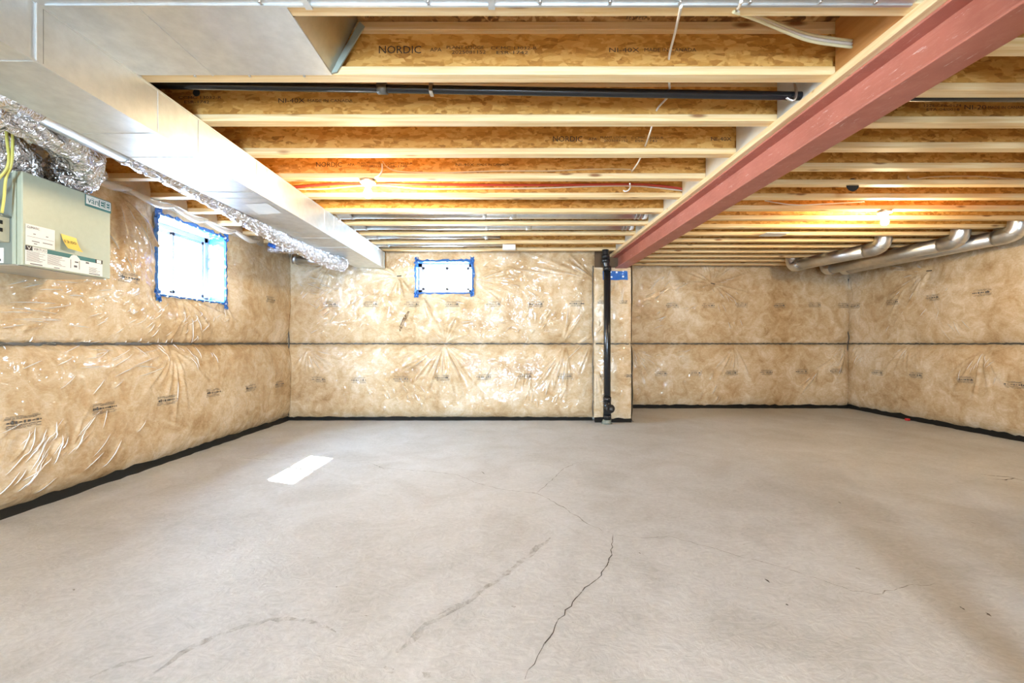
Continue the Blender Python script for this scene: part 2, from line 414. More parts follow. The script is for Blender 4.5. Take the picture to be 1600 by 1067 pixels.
# ---------------------------------------------------------------- poly-covered insulated walls
def vnoise(u, z, scale, seed):
    rg = np.random.RandomState(seed); U = u * scale; Z = z * scale
    g = rg.rand(64, 64)
    iu = np.floor(U).astype(int); iz = np.floor(Z).astype(int); fu = U - iu; fz = Z - iz
    fu = fu * fu * (3 - 2 * fu); fz = fz * fz * (3 - 2 * fz)
    a = g[iu % 64, iz % 64]; b = g[(iu + 1) % 64, iz % 64]; c = g[iu % 64, (iz + 1) % 64]; d = g[(iu + 1) % 64, (iz + 1) % 64]
    return (a * (1 - fu) + b * fu) * (1 - fz) + (c * (1 - fu) + d * fu) * fz - 0.5
def spaced(breaks, res):
    out = [breaks[0]]
    for a, b in zip(breaks[:-1], breaks[1:]):
        n = max(1, int(round((b - a) / res))); out += list(a + (b - a) * np.arange(1, n + 1) / n)
    return np.array(out)
SEAM_Z = CH + 0.0
class PolyWall:
    """a sagging poly sheet over batts: u along the wall, z up, bulging along the normal"""
    def __init__(s, name, org, ud, nd, ulen, ztop, res=0.0085, opening=None, stars=(), clusters=(), seed=1, amp=0.07, label='', rims=(True, True), z0=0.042):
        s.org = np.array(org, float); s.ud = np.array(ud, float); s.nd = np.array(nd, float); s.op = opening
        ub = [0.0, ulen]; zb = [z0, SEAM_Z, ztop]
        if opening: ub += [opening[0], opening[1]]; zb += [opening[2], opening[3]]
        s.u = spaced(sorted(ub), res); s.z = spaced(sorted(zb), res)
        U, Z = np.meshgrid(s.u, s.z, indexing='ij')
        rg = np.random.RandomState(seed)
        lowt = np.clip((Z - z0) / (SEAM_Z - z0), 0, 1); upt = np.clip((Z - SEAM_Z) / (ztop - SEAM_Z), 0, 1)
        pil = lambda t, p: 1 - np.abs(2 * t - 1) ** p
        B = np.where(Z < SEAM_Z, pil(lowt, 6.0), pil(upt, 3.0) * 0.9 + 0.0)
        eu = 1.0
        if rims[0]: eu = eu * (1 - np.exp(-U / 0.05))
        if rims[1]: eu = eu * (1 - np.exp(-(ulen - U) / 0.05))
        dz = np.exp(-((Z - SEAM_Z) / 0.035) ** 2)
        B = amp * B * (0.25 + 0.75 * eu) * (1 + 0.5 * vnoise(U, Z, 0.9, seed)) + 0.012 - 0.012 * dz
        B += (0.02 * vnoise(U, Z, 3.0, seed + 1) + 0.009 * vnoise(U, Z, 8.0, seed + 2)) * np.clip(pil(np.where(Z < SEAM_Z, lowt, upt), 6), 0, 1)
        if opening:
            du = np.maximum(np.maximum(opening[0] - U, U - opening[1]), 0); dd = np.maximum(np.maximum(opening[2] - Z, Z - opening[3]), 0)
            dist = np.hypot(du, dd); k = 1 - np.exp(-(dist / 0.16) ** 1.5); B = B * k + 0.014 * (1 - k)
        s.B = B; s.U = U; s.Z = Z; cre = []
        def add_ridge(u0, z0_, u1, z1, w, h, spread=0.0):
            pad = w * 3 + spread
            i0, i1 = np.searchsorted(s.u, [min(u0, u1) - pad, max(u0, u1) + pad]); j0, j1 = np.searchsorted(s.z, [min(z0_, z1) - pad, max(z0_, z1) + pad])
            if i1 <= i0 or j1 <= j0: return
            uu = U[i0:i1, j0:j1] - u0; zz = Z[i0:i1, j0:j1] - z0_
            L = math.hypot(u1 - u0, z1 - z0_) + 1e-6; tx, tz = (u1 - u0) / L, (z1 - z0_) / L
            a = (uu * tx + zz * tz) / L; bdist = -uu * tz + zz * tx
            bdist = bdist + 0.12 * L * bend * np.clip(a, 0, 1) ** 2
            ww = w + spread * np.clip(a, 0, 1)
            env = np.clip(a * 6, 0, 1) * np.clip((1 - a) * 2.2, 0, 1)
            env = np.where((a < 0) | (a > 1), 0, env)
            B[i0:i1, j0:j1] += h * env * np.exp(-(bdist / ww) ** 2)
        for (cu, cz, R, n, h, a0, a1) in stars:
            B -= 0.03 * np.exp(-(np.hypot(U - cu, Z - cz) / (0.10 + 0.1 * R)) ** 2)
            for k in range(n):
                an = math.radians(a0 + (a1 - a0) * (k + rg.uniform(-0.35, 0.35)) / max(1, n - 1)); L = R * rg.uniform(0.35, 1.05); r0 = rg.uniform(0.0, 0.06)
                bend = rg.uniform(-1, 1) * 0.5
                add_ridge(cu + math.cos(an) * r0, cz + math.sin(an) * r0, cu + math.cos(an) * (r0 + L), cz + math.sin(an) * (r0 + L), rg.uniform(0.008, 0.013), 1.4 * h * rg.uniform(0.5, 1.2), 0.02 * R)
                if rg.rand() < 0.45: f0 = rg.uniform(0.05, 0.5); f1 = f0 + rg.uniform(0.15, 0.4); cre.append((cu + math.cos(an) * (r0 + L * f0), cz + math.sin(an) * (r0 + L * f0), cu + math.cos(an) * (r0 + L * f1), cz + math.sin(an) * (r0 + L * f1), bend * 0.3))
        for (cu, cz, su, sz, n, ang, ln) in clusters:
            for k in range(n):
                bend = rg.uniform(-1, 1)
                q = cu + rg.normal() * su * 0.5; p = cz + rg.normal() * sz * 0.5; an = math.radians(ang + rg.normal() * 9); L = ln * rg.uniform(0.4, 1.2) * 0.5
                add_ridge(q - math.cos(an) * L, p - math.sin(an) * L, q + math.cos(an) * L, p + math.sin(an) * L, rg.uniform(0.006, 0.011), rg.uniform(0.005, 0.012))
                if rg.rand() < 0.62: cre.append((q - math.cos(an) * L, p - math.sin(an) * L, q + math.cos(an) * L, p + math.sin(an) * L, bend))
        B -= 0.012 * np.exp(-((Z - SEAM_Z) / 0.012) ** 2)
        nu, nz = len(s.u), len(s.z)
        P = s.org + U[..., None] * s.ud + B[..., None] * s.nd; P[..., 2] += Z
        idx = np.arange(nu * nz).reshape(nu, nz)
        q = np.stack([idx[:-1, :-1], idx[1:, :-1], idx[1:, 1:], idx[:-1, 1:]], -1)
        if opening:
            um = 0.5 * (s.u[:-1] + s.u[1:])[:, None]; zm = 0.5 * (s.z[:-1] + s.z[1:])[None, :]
            q = q[~((um > opening[0]) & (um < opening[1]) & (zm > opening[2]) & (zm < opening[3]))]
        q = q.reshape(-1, 4)
        if np.dot(np.cross(s.ud, (0, 0, 1)), s.nd) < 0: q = q[:, ::-1]
        me = bpy.data.meshes.new(name); me.vertices.add(nu * nz); me.vertices.foreach_set('co', P.astype(np.float32).ravel())
        me.loops.add(len(q) * 4); me.loops.foreach_set('vertex_index', q.astype(np.int32).ravel())
        me.polygons.add(len(q)); me.polygons.foreach_set('loop_start', np.arange(0, len(q) * 4, 4, dtype=np.int32)); me.polygons.foreach_set('loop_total', np.full(len(q), 4, np.int32))
        me.polygons.foreach_set('use_smooth', np.ones(len(q), bool)); me.update(); me.validate()
        s.o = struct(link(name, me, 'poly'), label, 'wall')
        bm = bmesh.new()                       # raised creases, coloured whitish to carry the sheet's highlight streaks
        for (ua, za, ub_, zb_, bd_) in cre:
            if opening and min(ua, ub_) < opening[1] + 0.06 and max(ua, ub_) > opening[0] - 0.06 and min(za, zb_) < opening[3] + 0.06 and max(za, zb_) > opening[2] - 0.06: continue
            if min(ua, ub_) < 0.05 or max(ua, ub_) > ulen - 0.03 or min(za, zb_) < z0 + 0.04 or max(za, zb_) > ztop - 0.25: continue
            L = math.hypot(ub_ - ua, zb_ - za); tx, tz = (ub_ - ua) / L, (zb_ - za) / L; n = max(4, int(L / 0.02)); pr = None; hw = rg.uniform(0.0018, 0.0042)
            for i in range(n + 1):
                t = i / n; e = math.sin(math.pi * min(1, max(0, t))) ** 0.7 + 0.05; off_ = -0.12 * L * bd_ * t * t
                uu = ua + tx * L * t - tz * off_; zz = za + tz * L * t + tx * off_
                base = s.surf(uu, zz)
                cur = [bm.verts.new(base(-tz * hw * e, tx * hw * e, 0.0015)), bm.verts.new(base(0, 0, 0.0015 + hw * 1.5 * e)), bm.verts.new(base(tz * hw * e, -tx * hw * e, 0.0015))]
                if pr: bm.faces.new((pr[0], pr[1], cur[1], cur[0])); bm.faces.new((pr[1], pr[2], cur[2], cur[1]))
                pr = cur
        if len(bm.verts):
            c_ = from_bm('poly_crease_glint', bm, 'crease_glint', s.o); c_['kind'] = 'stuff'
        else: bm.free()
    def surf(s, u, z):
        i = min(max(np.searchsorted(s.u, u) - 1, 0), len(s.u) - 2); j = min(max(np.searchsorted(s.z, z) - 1, 0), len(s.z) - 2)
        b = float(s.B[i:i + 2, j:j + 2].max())
        def f(du, dz, lift):
            p = s.org + (u + du) * s.ud + (b + lift) * s.nd; return Vector((p[0], p[1], p[2] + z + dz))
        return f
    def pt(s, u, z, lift=0.0):
        i = min(max(np.searchsorted(s.u, u), 1), len(s.u) - 2); j = min(max(np.searchsorted(s.z, z), 1), len(s.z) - 2)
        b = s.B[max(i - 1, 0):i + 2, max(j - 1, 0):j + 2].max()
        p = s.org + u * s.ud + (b + lift) * s.nd
        return Vector((p[0], p[1], p[2] + z))
    def ribbon(s, name, u0, u1, zc, wid, mat, lift=0.004, seed=0, wob=0.004, step=0.03):
        rg = random.Random(seed); bm = bmesh.new(); n = max(2, int(abs(u1 - u0) / step)); pr = None
        for i in range(n + 1):
            u = u0 + (u1 - u0) * i / n; dz = rg.uniform(-wob, wob); hw = wid * rg.uniform(0.35, 0.65)
            a = bm.verts.new(s.pt(u, zc + dz - hw, lift)); b = bm.verts.new(s.pt(u, zc + dz, lift + 0.006)); c = bm.verts.new(s.pt(u, zc + dz + hw, lift))
            if pr: bm.faces.new((pr[0], a, b, pr[1])); bm.faces.new((pr[1], b, c, pr[2]))
            pr = (a, b, c)
        return from_bm(name, bm, mat, s.o, True)
    def stamp(s, u, z, seed, sc=1.0, tilt=0.0):
        rg = random.Random(seed); bm = bmesh.new()
        def rect(ua, ub, za, zb):
            n = max(1, int((ub - ua) / 0.02)); pr = None
            for i in range(n + 1):
                uu = ua + (ub - ua) * i / n; dz = tilt * (uu - u)
                a = bm.verts.new(s.pt(uu, za + dz, 0.003)); b = bm.verts.new(s.pt(uu, zb + dz, 0.003))
                if pr: bm.faces.new((pr[0], a, b, pr[1]))
                pr = (a, b)
        W = 0.2 * sc
        for row, (dz, hh) in enumerate(((0.036, 0.0025), (0.028, 0.003), (0.021, 0.003), (-0.018, 0.004), (-0.028, 0.003), (-0.036, 0.003))):
            x = u - W / 2 + rg.uniform(0.0, 0.03)
            while x < u + W / 2 - 0.01:
                l = rg.uniform(0.012, 0.045) * sc; e = min(x + l, u + W / 2)
                if rg.random() < 0.85: rect(x, e, z + dz * sc - hh / 2, z + dz * sc + hh / 2)
                x = e + 0.004
        x = u - W / 2
        while x < u + W / 2 - 0.012:
            l = rg.uniform(0.006, 0.02) * sc; hh = rg.choice((0.004, 0.007, 0.009)) * sc
            rect(x, min(x + l, u + W / 2), z - hh, z + hh * 0.9); x += l + rg.uniform(0.003, 0.012)
        rect(u + W * 0.28, u + W * 0.34, z - 0.010, z + 0.014)
        return from_bm('printed_stamp', bm, 'stamp', s.o)
    def staple(s, u, z, ang=0.1, ln=0.05):
        bm = bmesh.new(); c, d = math.cos(ang), math.sin(ang); P = []
        for a, b in ((-1, -1), (1, -1), (1, 1), (-1, 1)):
            P.append(bm.verts.new(s.pt(u + a * ln / 2 * c - b * 0.006 * d, z + a * ln / 2 * d + b * 0.006 * c, 0.006)))
        bm.faces.new(P); return from_bm('dark_fastener', bm, 'dark', s.o)

def bk(px, py, Y=YB): return ((px - 800) * Y / F, CH + (HORIZON - py) * Y / F)      # back walls: x, z
def bu(px, py): x, z = bk(px, py); return (x - XL, z)
def ru(px, py): x, z = bk(px, py, YR); return (x - XC1, z)
def lu(px, py): y = XL * F / (px - 800); return (YB - y, CH + (HORIZON - py) * y / F)   # u measured from back corner towards camera
def rr(px, py): y = XR * F / (px - 800); return (YR - y, CH + (HORIZON - py) * y / F)

WB_OP = (*[bk(p, 430)[0] - XL for p in (652, 737)], CH + (HORIZON - 457) * YB / F, CH + (HORIZON - 410) * YB / F)
LW_Y = (3.70, 4.56); LW_Z = (1.485, 2.165)
WL_OP = (YB - LW_Y[1], YB - LW_Y[0], *LW_Z)
TOPZ = JT - 0.002
def S(fn, px, py, R, n, h, a0, a1):
    u, z = fn(px, py)
    if fn is lu: a0, a1 = 180 - a1, 180 - a0
    return (u, z, R, n, h, a0, a1)
def C(fn, px, py, su, sz, n, ang, ln): u, z = fn(px, py); return (u, z, su, sz, n, 180 - ang if fn is lu else ang, ln)
wall_back = PolyWall('wall_back', (XL, YB, 0), (1, 0, 0), (0, -1, 0), XC0 - XL + 0.03, TOPZ, opening=WB_OP, seed=11, rims=(True, True),
    stars=[S(bu, 695, 538, 1.0, 26, 0.013, 190, 350), S(bu, 695, 536, 0.45, 12, 0.009, 20, 160), S(bu, 660, 462, 0.75, 3, 0.012, 285, 305), S(bu, 625, 432, 0.55, 12, 0.010, 150, 300),
           S(bu, 482, 545, 0.6, 9, 0.010, 240, 345), S(bu, 932, 440, 1.3, 8, 0.016, 140, 178), S(bu, 884, 540, 0.75, 9, 0.011, 225, 275), S(bu, 930, 520, 0.7, 5, 0.012, 215, 250), S(bu, 880, 536, 0.7, 5, 0.011, 50, 85),
           S(bu, 520, 412, 0.5, 5, 0.010, 200, 260), S(bu, 690, 404, 0.3, 6, 0.008, 180, 360), S(bu, 742, 440, 0.6, 8, 0.009, -40, 30)],
    clusters=[C(bu, 495, 448, 0.35, 0.35, 26, 160, 0.14), C(bu, 525, 488, 0.4, 0.3, 30, 40, 0.12), C(bu, 775, 450, 0.5, 0.4, 18, 165, 0.16), C(bu, 620, 612, 0.4, 0.2, 16, 120, 0.12),
              C(bu, 835, 500, 0.3, 0.3, 14, 60, 0.12), C(bu, 560, 470, 1.2, 0.6, 16, 20, 0.1), C(bu, 830, 610, 0.6, 0.3, 14, 75, 0.2), C(bu, 725, 492, 0.5, 0.2, 8, 10, 0.12)],
    label='back wall of tan insulation under wrinkled clear plastic with small wide window')
wall_left = PolyWall('wall_left', (XL, YB, 0), (0, -1, 0), (1, 0, 0), YB - YF, TOPZ, res=0.0105, opening=WL_OP, seed=23, rims=(True, False), amp=0.08,
    stars=[S(lu, 283, 462, 0.8, 9, 0.014, 250, 345), S(lu, 262, 545, 0.7, 12, 0.011, 200, 340), S(lu, 255, 340, 0.9, 8, 0.014, 265, 310), S(lu, 170, 300, 1.0, 8, 0.013, 270, 330), S(lu, 350, 465, 0.4, 6, 0.010, 200, 280)],
    clusters=[C(lu, 30, 500, 0.35, 0.10, 14, 8, 0.25), C(lu, 150, 555, 0.5, 0.16, 22, 12, 0.22), C(lu, 60, 700, 0.5, 0.22, 34, 45, 0.2), C(lu, 20, 700, 0.4, 0.2, 20, 60, 0.2), C(lu, 215, 500, 0.6, 0.1, 28, 35, 0.1),
              C(lu, 290, 505, 0.4, 0.14, 22, 50, 0.1), C(lu, 130, 445, 0.6, 0.12, 20, 20, 0.18), C(lu, 285, 555, 0.5, 0.1, 20, 110, 0.12), C(lu, 205, 400, 0.4, 0.3, 16, 120, 0.16), C(lu, 180, 535, 0.8, 0.03, 26, 70, 0.04), C(lu, 100, 600, 0.9, 0.4, 16, 30, 0.16)],
    label='long side wall of insulation under shiny clear plastic with taller taped window')
wall_recess = PolyWall('wall_recess', (XC1, YR, 0), (1, 0, 0), (0, -1, 0), XR - XC1, TOPZ, seed=37,
    stars=[S(ru, 1110, 444, 0.7, 14, 0.011, -60, 200), S(ru, 986, 545, 0.9, 10, 0.012, 285, 345), S(ru, 1145, 540, 0.7, 7, 0.011, 215, 290), S(ru, 1318, 540, 0.7, 7, 0.012, 200, 250), S(ru, 1310, 425, 0.6, 5, 0.012, 160, 200), S(ru, 1275, 575, 0.6, 4, 0.012, 225, 245)],
    clusters=[C(ru, 1030, 470, 0.5, 0.5, 30, 30, 0.16), C(ru, 1035, 440, 0.4, 0.2, 14, 60, 0.16), C(ru, 1055, 548, 0.3, 0.12, 10, 10, 0.14), C(ru, 1130, 480, 0.4, 0.3, 10, 110, 0.14), C(ru, 1120, 610, 0.5, 0.3, 8, 70, 0.2)],
    label='recessed back wall of golden insulation under clear plastic beyond the beam')
wall_right = PolyWall('wall_right', (XR, YR, 0), (0, -1, 0), (-1, 0, 0), YR - YF, TOPZ, res=0.0125, seed=51, rims=(True, False),
    stars=[S(rr, 1455, 423, 0.7, 16, 0.012, 140, 250), S(rr, 1330, 430, 0.5, 6, 0.01, 270, 330), S(rr, 1420, 445, 0.5, 3, 0.012, 210, 240), S(rr, 1545, 545, 0.7, 8, 0.012, 220, 300), S(rr, 1425, 535, 0.5, 5, 0.01, 220, 270)],
    clusters=[C(rr, 1510, 505, 0.2, 0.16, 8, 130, 0.16), C(rr, 1345, 560, 0.3, 0.16, 8, 70, 0.16), C(rr, 1530, 580, 0.25, 0.2, 8, 80, 0.22), C(rr, 1400, 470, 1.0, 0.5, 14, 60, 0.12)],
    label='plain side wall of tan insulation under clear plastic below the round ducts')
wall_return = PolyWall('wall_return', (XC1, YR, 0), (0, -1, 0), (1, 0, 0), YR - YC, TOPZ, res=0.02, seed=61, amp=0.04, label='short return wall of insulation joining column and recessed wall')
# boxed column
wall_column = PolyWall('wall_column', (XC0, YC, 0), (1, 0, 0), (0, -1, 0), XC1 - XC0, CH + 1.02, seed=71, amp=0.04,
    stars=[(0.02, 0.75, 0.6, 6, 0.008, 260, 290), (0.3, SEAM_Z + 0.9, 0.5, 4, 0.008, 250, 290)], clusters=[(0.38, 1.75, 0.06, 0.2, 6, 85, 0.2), (0.08, 1.3, 0.05, 0.3, 8, 70, 0.15), (0.1, 0.45, 0.05, 0.2, 6, 40, 0.12)],
    label='narrow poly wrapped column bump behind the black drain pipe')
box('column_side', (XC0, YC, 0.05), (XC0 + 0.02, YB + 0.02, CH + 1.02), 'poly', wall_column.o)
box('column_cap', (XC0, YC + 0.005, CH + 0.96), (XC1 - 0.01, YB + 0.3, CH + 1.005), 'pale_block', wall_column.o)
box('bearing_wall', (XC0 + 0.02, YC + 0.13, CH + 1.0), (XC1, YB + 0.1, JT), 'ink_soft', wall_column.o)  # dark brown colour stands in for the unlit void above the column

# wall behind the camera with a glazed patio door
DX0, DX1, DZ = -1.05, -0.05, 2.08
bm = bmesh.new()
bm_box(bm, (XL - 0.3, YF - 0.2, 0), (DX0, YF, JT)); bm_box(bm, (DX1, YF - 0.2, 0), (XR + 0.3, YF, JT)); bm_box(bm, (DX0, YF - 0.2, DZ), (DX1, YF, JT))
wall_front = struct(from_bm('wall_front', bm, 'plaster'), 'plain wall behind the viewpoint around the glass door', 'wall')
door = struct(bpy.data.objects.new('door_1', None), 'white framed glass door in the wall behind the viewpoint', 'door'); col.objects.link(door)
for k, (a, b) in enumerate(((DX0, DX1),)):
    y = YF - 0.1 + 0.04 * k; bm = bmesh.new()
    for A, Bq in (((a, 0), (a + 0.07, DZ)), ((b - 0.07, 0), (b, DZ)), ((a, 0), (b, 0.09)), ((a, DZ - 0.08), (b, DZ))):
        bm_box(bm, (A[0], y - 0.02, A[1]), (Bq[0], y + 0.02, Bq[1]))
    fr = from_bm('door_sash', bm, 'vinyl', door)
    box('pane', (a + 0.07, y - 0.003, 0.09), (b - 0.07, y + 0.003, DZ - 0.08), 'glass', fr)
def portal(loc, rot, sx, sy):
    d = bpy.data.lights.new('sky_portal', 'AREA'); d.shape = 'RECTANGLE'; d.size = sx; d.size_y = sy; d.cycles.is_portal = True
    o = bpy.data.objects.new('sky_portal', d); col.objects.link(o); o.location = loc; o.rotation_euler = rot; o['kind'] = 'helper'
portal(((DX0 + DX1) / 2, YF - 0.22, DZ / 2), (math.pi / 2, 0, 0), DX1 - DX0, DZ)

# seams, printed stamps, fasteners, black membrane at the floor
wall_back.ribbon('seam', 0.02, XC0 - XL, SEAM_Z, 0.016, 'seam', 0.012, 1)
wall_left.ribbon('seam', 0.02, YB - 1.2, SEAM_Z, 0.02, 'seam', 0.012, 2, 0.003)
wall_recess.ribbon('seam', 0.02, XR - XC1 - 0.02, SEAM_Z, 0.018, 'seam', 0.012, 3)
wall_right.ribbon('seam', 0.02, YR - 2.5, SEAM_Z, 0.016, 'seam', 0.012, 4)
wall_column.ribbon('seam', 0.02, XC1 - XC0 - 0.02, SEAM_Z, 0.014, 'seam', 0.012, 5)
k = 0
for w, fn, pts, tilt in (
        (wall_back, bu, [(440, 474), (456, 475), (520, 476), (583, 476), (645, 476), (708, 476), (772, 476), (838, 476), (900, 475), (502, 592), (564, 593), (629, 591), (693, 589), (757, 588), (820, 587), (882, 587)], 0),
        (wall_recess, ru, [(1048, 478), (1103, 478), (1155, 477), (1213, 478), (1267, 477), (1312, 478), (1030, 583), (1083, 582), (1139, 582), (1192, 581), (1248, 580), (1301, 579)], 0),
        (wall_left, lu, [(10, 658), (145, 637), (245, 625), (319, 613), (377, 606), (424, 600), (410, 468), (185, 434)], 0),
        (wall_right, rr, [(1343, 478), (1401, 472), (1466, 465), (1545, 457), (1333, 578), (1378, 582), (1440, 586), (1520, 593), (1600, 601)], 0)):
    for px, py in pts:
        u, z = fn(px, py); k += 1
        if u > 0.1: w.stamp(u, z, 100 + k, 1.0)
for u, z in ((0.33, 1.6), (0.04, 1.6), (0.05, 0.62), (0.4, 0.62)): k += 1; wall_column.stamp(u + 0.05, z, 100 + k, 0.55)
wall_back.staple(*bu(625, 432), 0.1, 0.06); wall_recess.staple(*ru(1111, 444), -0.3, 0.07); wall_right.staple(*rr(1457, 423), -0.1, 0.08)
wall_back.staple(*bu(933, 444), 1.4, 0.06)
# dark tear in the insulation of the back wall
bm = bmesh.new(); rg = random.Random(5); pts = [(641, 487), (636, 496), (632, 503), (629, 511), (627, 518)]; pr = None
for i, p in enumerate(pts):
    u, z = bu(*p); w_ = (0.012, 0.03, 0.022, 0.026, 0.008)[i]
    a = bm.verts.new(wall_back.pt(u - w_, z, 0.003)); b = bm.verts.new(wall_back.pt(u + w_, z, 0.003))
    if pr: bm.faces.new((pr[0], pr[1], b, a))
    pr = (a, b)
from_bm('brown_blotch', bm, mat_decal('brown_blotch', (0.13, 0.06, 0.02), 0.4, 0.6, 30, 0.85), wall_back.o)

def wavy_strip(name, a, b, axis_n, hgt, depth, seed):
    """black membrane upstand between floor and insulation"""
    rg = random.Random(seed); A = Vector(a); Bv = Vector(b); n = max(2, int((Bv - A).length / 0.08)); N = Vector(axis_n); bm = bmesh.new(); pr = None
    for i in range(n + 1):
        p = A.lerp(Bv, i / n); h = hgt * rg.uniform(0.6, 1.25); d = depth * rg.uniform(0.6, 1.4)
        prof = [p + N * (d + 0.025) + Vector((0, 0, 0.0)), p + N * (d + 0.022) + Vector((0, 0, 0.006)), p + N * d + Vector((0, 0, 0.014)), p + N * d * 0.8 + Vector((0, 0, h)), p - N * 0.02 + Vector((0, 0, h))]
        cur = [bm.verts.new(q) for q in prof]
        if pr:
            for j in range(4): bm.faces.new((pr[j], pr[j + 1], cur[j + 1], cur[j]))
        pr = cur
    return struct(from_bm(name, bm, 'membrane', None, True), None, None)
wavy_strip('baseboard_left', (XL, YF, 0), (XL, YB, 0), (1, 0, 0), 0.06, 0.03, 1)
wavy_strip('baseboard_back', (XL, YB, 0), (XC0, YB, 0), (0, -1, 0), 0.05, 0.02, 2)
wavy_strip('baseboard_recess', (XC1, YR, 0), (XR, YR, 0), (0, -1, 0), 0.055, 0.03, 3)
wavy_strip('baseboard_right', (XR, YF, 0), (XR, YR, 0), (-1, 0, 0), 0.06, 0.04, 4)
wavy_strip('baseboard_column', (XC0, YC, 0), (XC1, YC, 0), (0, -1, 0), 0.06, 0.02, 5)
wavy_strip('baseboard_return', (XC1, YR, 0), (XC1, YC, 0), (1, 0, 0), 0.06, 0.02, 6)
# vertical corner seams
for i, (x, y) in enumerate(((XL + 0.035, YB - 0.035), (XR - 0.035, YR - 0.035), (XC0 - 0.005, YC + 0.06))):
    rg = random.Random(i); pts = [(x + rg.uniform(-0.008, 0.008), y + rg.uniform(-0.008, 0.008), 0.06 + j * 0.12) for j in range(18)]
    struct(tube('trim_%d' % (i + 1), smooth_path(pts, 3), 0.007, 'seam', None, 6))
tag(box('plastic_cap', (*[XR - 0.14, 5.78], 0.0), (XR - 0.10, 5.83, 0.03), 'red', None, 0.006), 'small red plastic cap lying beside the black membrane strip', 'cap')

# poly flaps in the joist bays above the long side wall and the back wall
LY = [1.536 + 0.4064 * k for k in range(-3, 11)]
for k, y in enumerate(LY[3:]):
    rg = random.Random(k); bm = bmesh.new(); n = 7; rows = []
    for j in range(6):
        t = j / 5; row = []
        for i in range(n):
            s_ = i / (n - 1); yy = y + 0.066 + s_ * 0.338
            xx = XL + 0.06 - 0.06 * t + 0.035 * math.sin(3.1 * t) + 0.02 * math.sin(7 * s_ + k + 4 * t) * (1 - abs(2 * s_ - 1)); zz = JB - 0.05 + t * 0.27
            row.append(bm.verts.new((xx, yy, zz)))
        rows.append(row)
    for j in range(5):
        for i in range(n - 1): bm.faces.new((rows[j][i], rows[j][i + 1], rows[j + 1][i + 1], rows[j + 1][i]))
    from_bm('poly_flap', bm, 'film', wall_left.o, True)
for k in range(5):      # loose fold of poly along the top of the side wall
    y0, y1 = 2.9 + k * 0.42, 3.36 + k * 0.42
    pts = [(XL + 0.10, y0, JB - 0.005 - 0.02 * (k % 2)), (XL + 0.13, (y0 + y1) / 2, JB - 0.06), (XL + 0.10, y1, JB - 0.01)]
    tube('poly_fold', smooth_path(pts, 5), [0.012 + 0.02 * math.sin(i / 10 * 3.14) for i in range(11)], 'film', wall_left.o, 8)

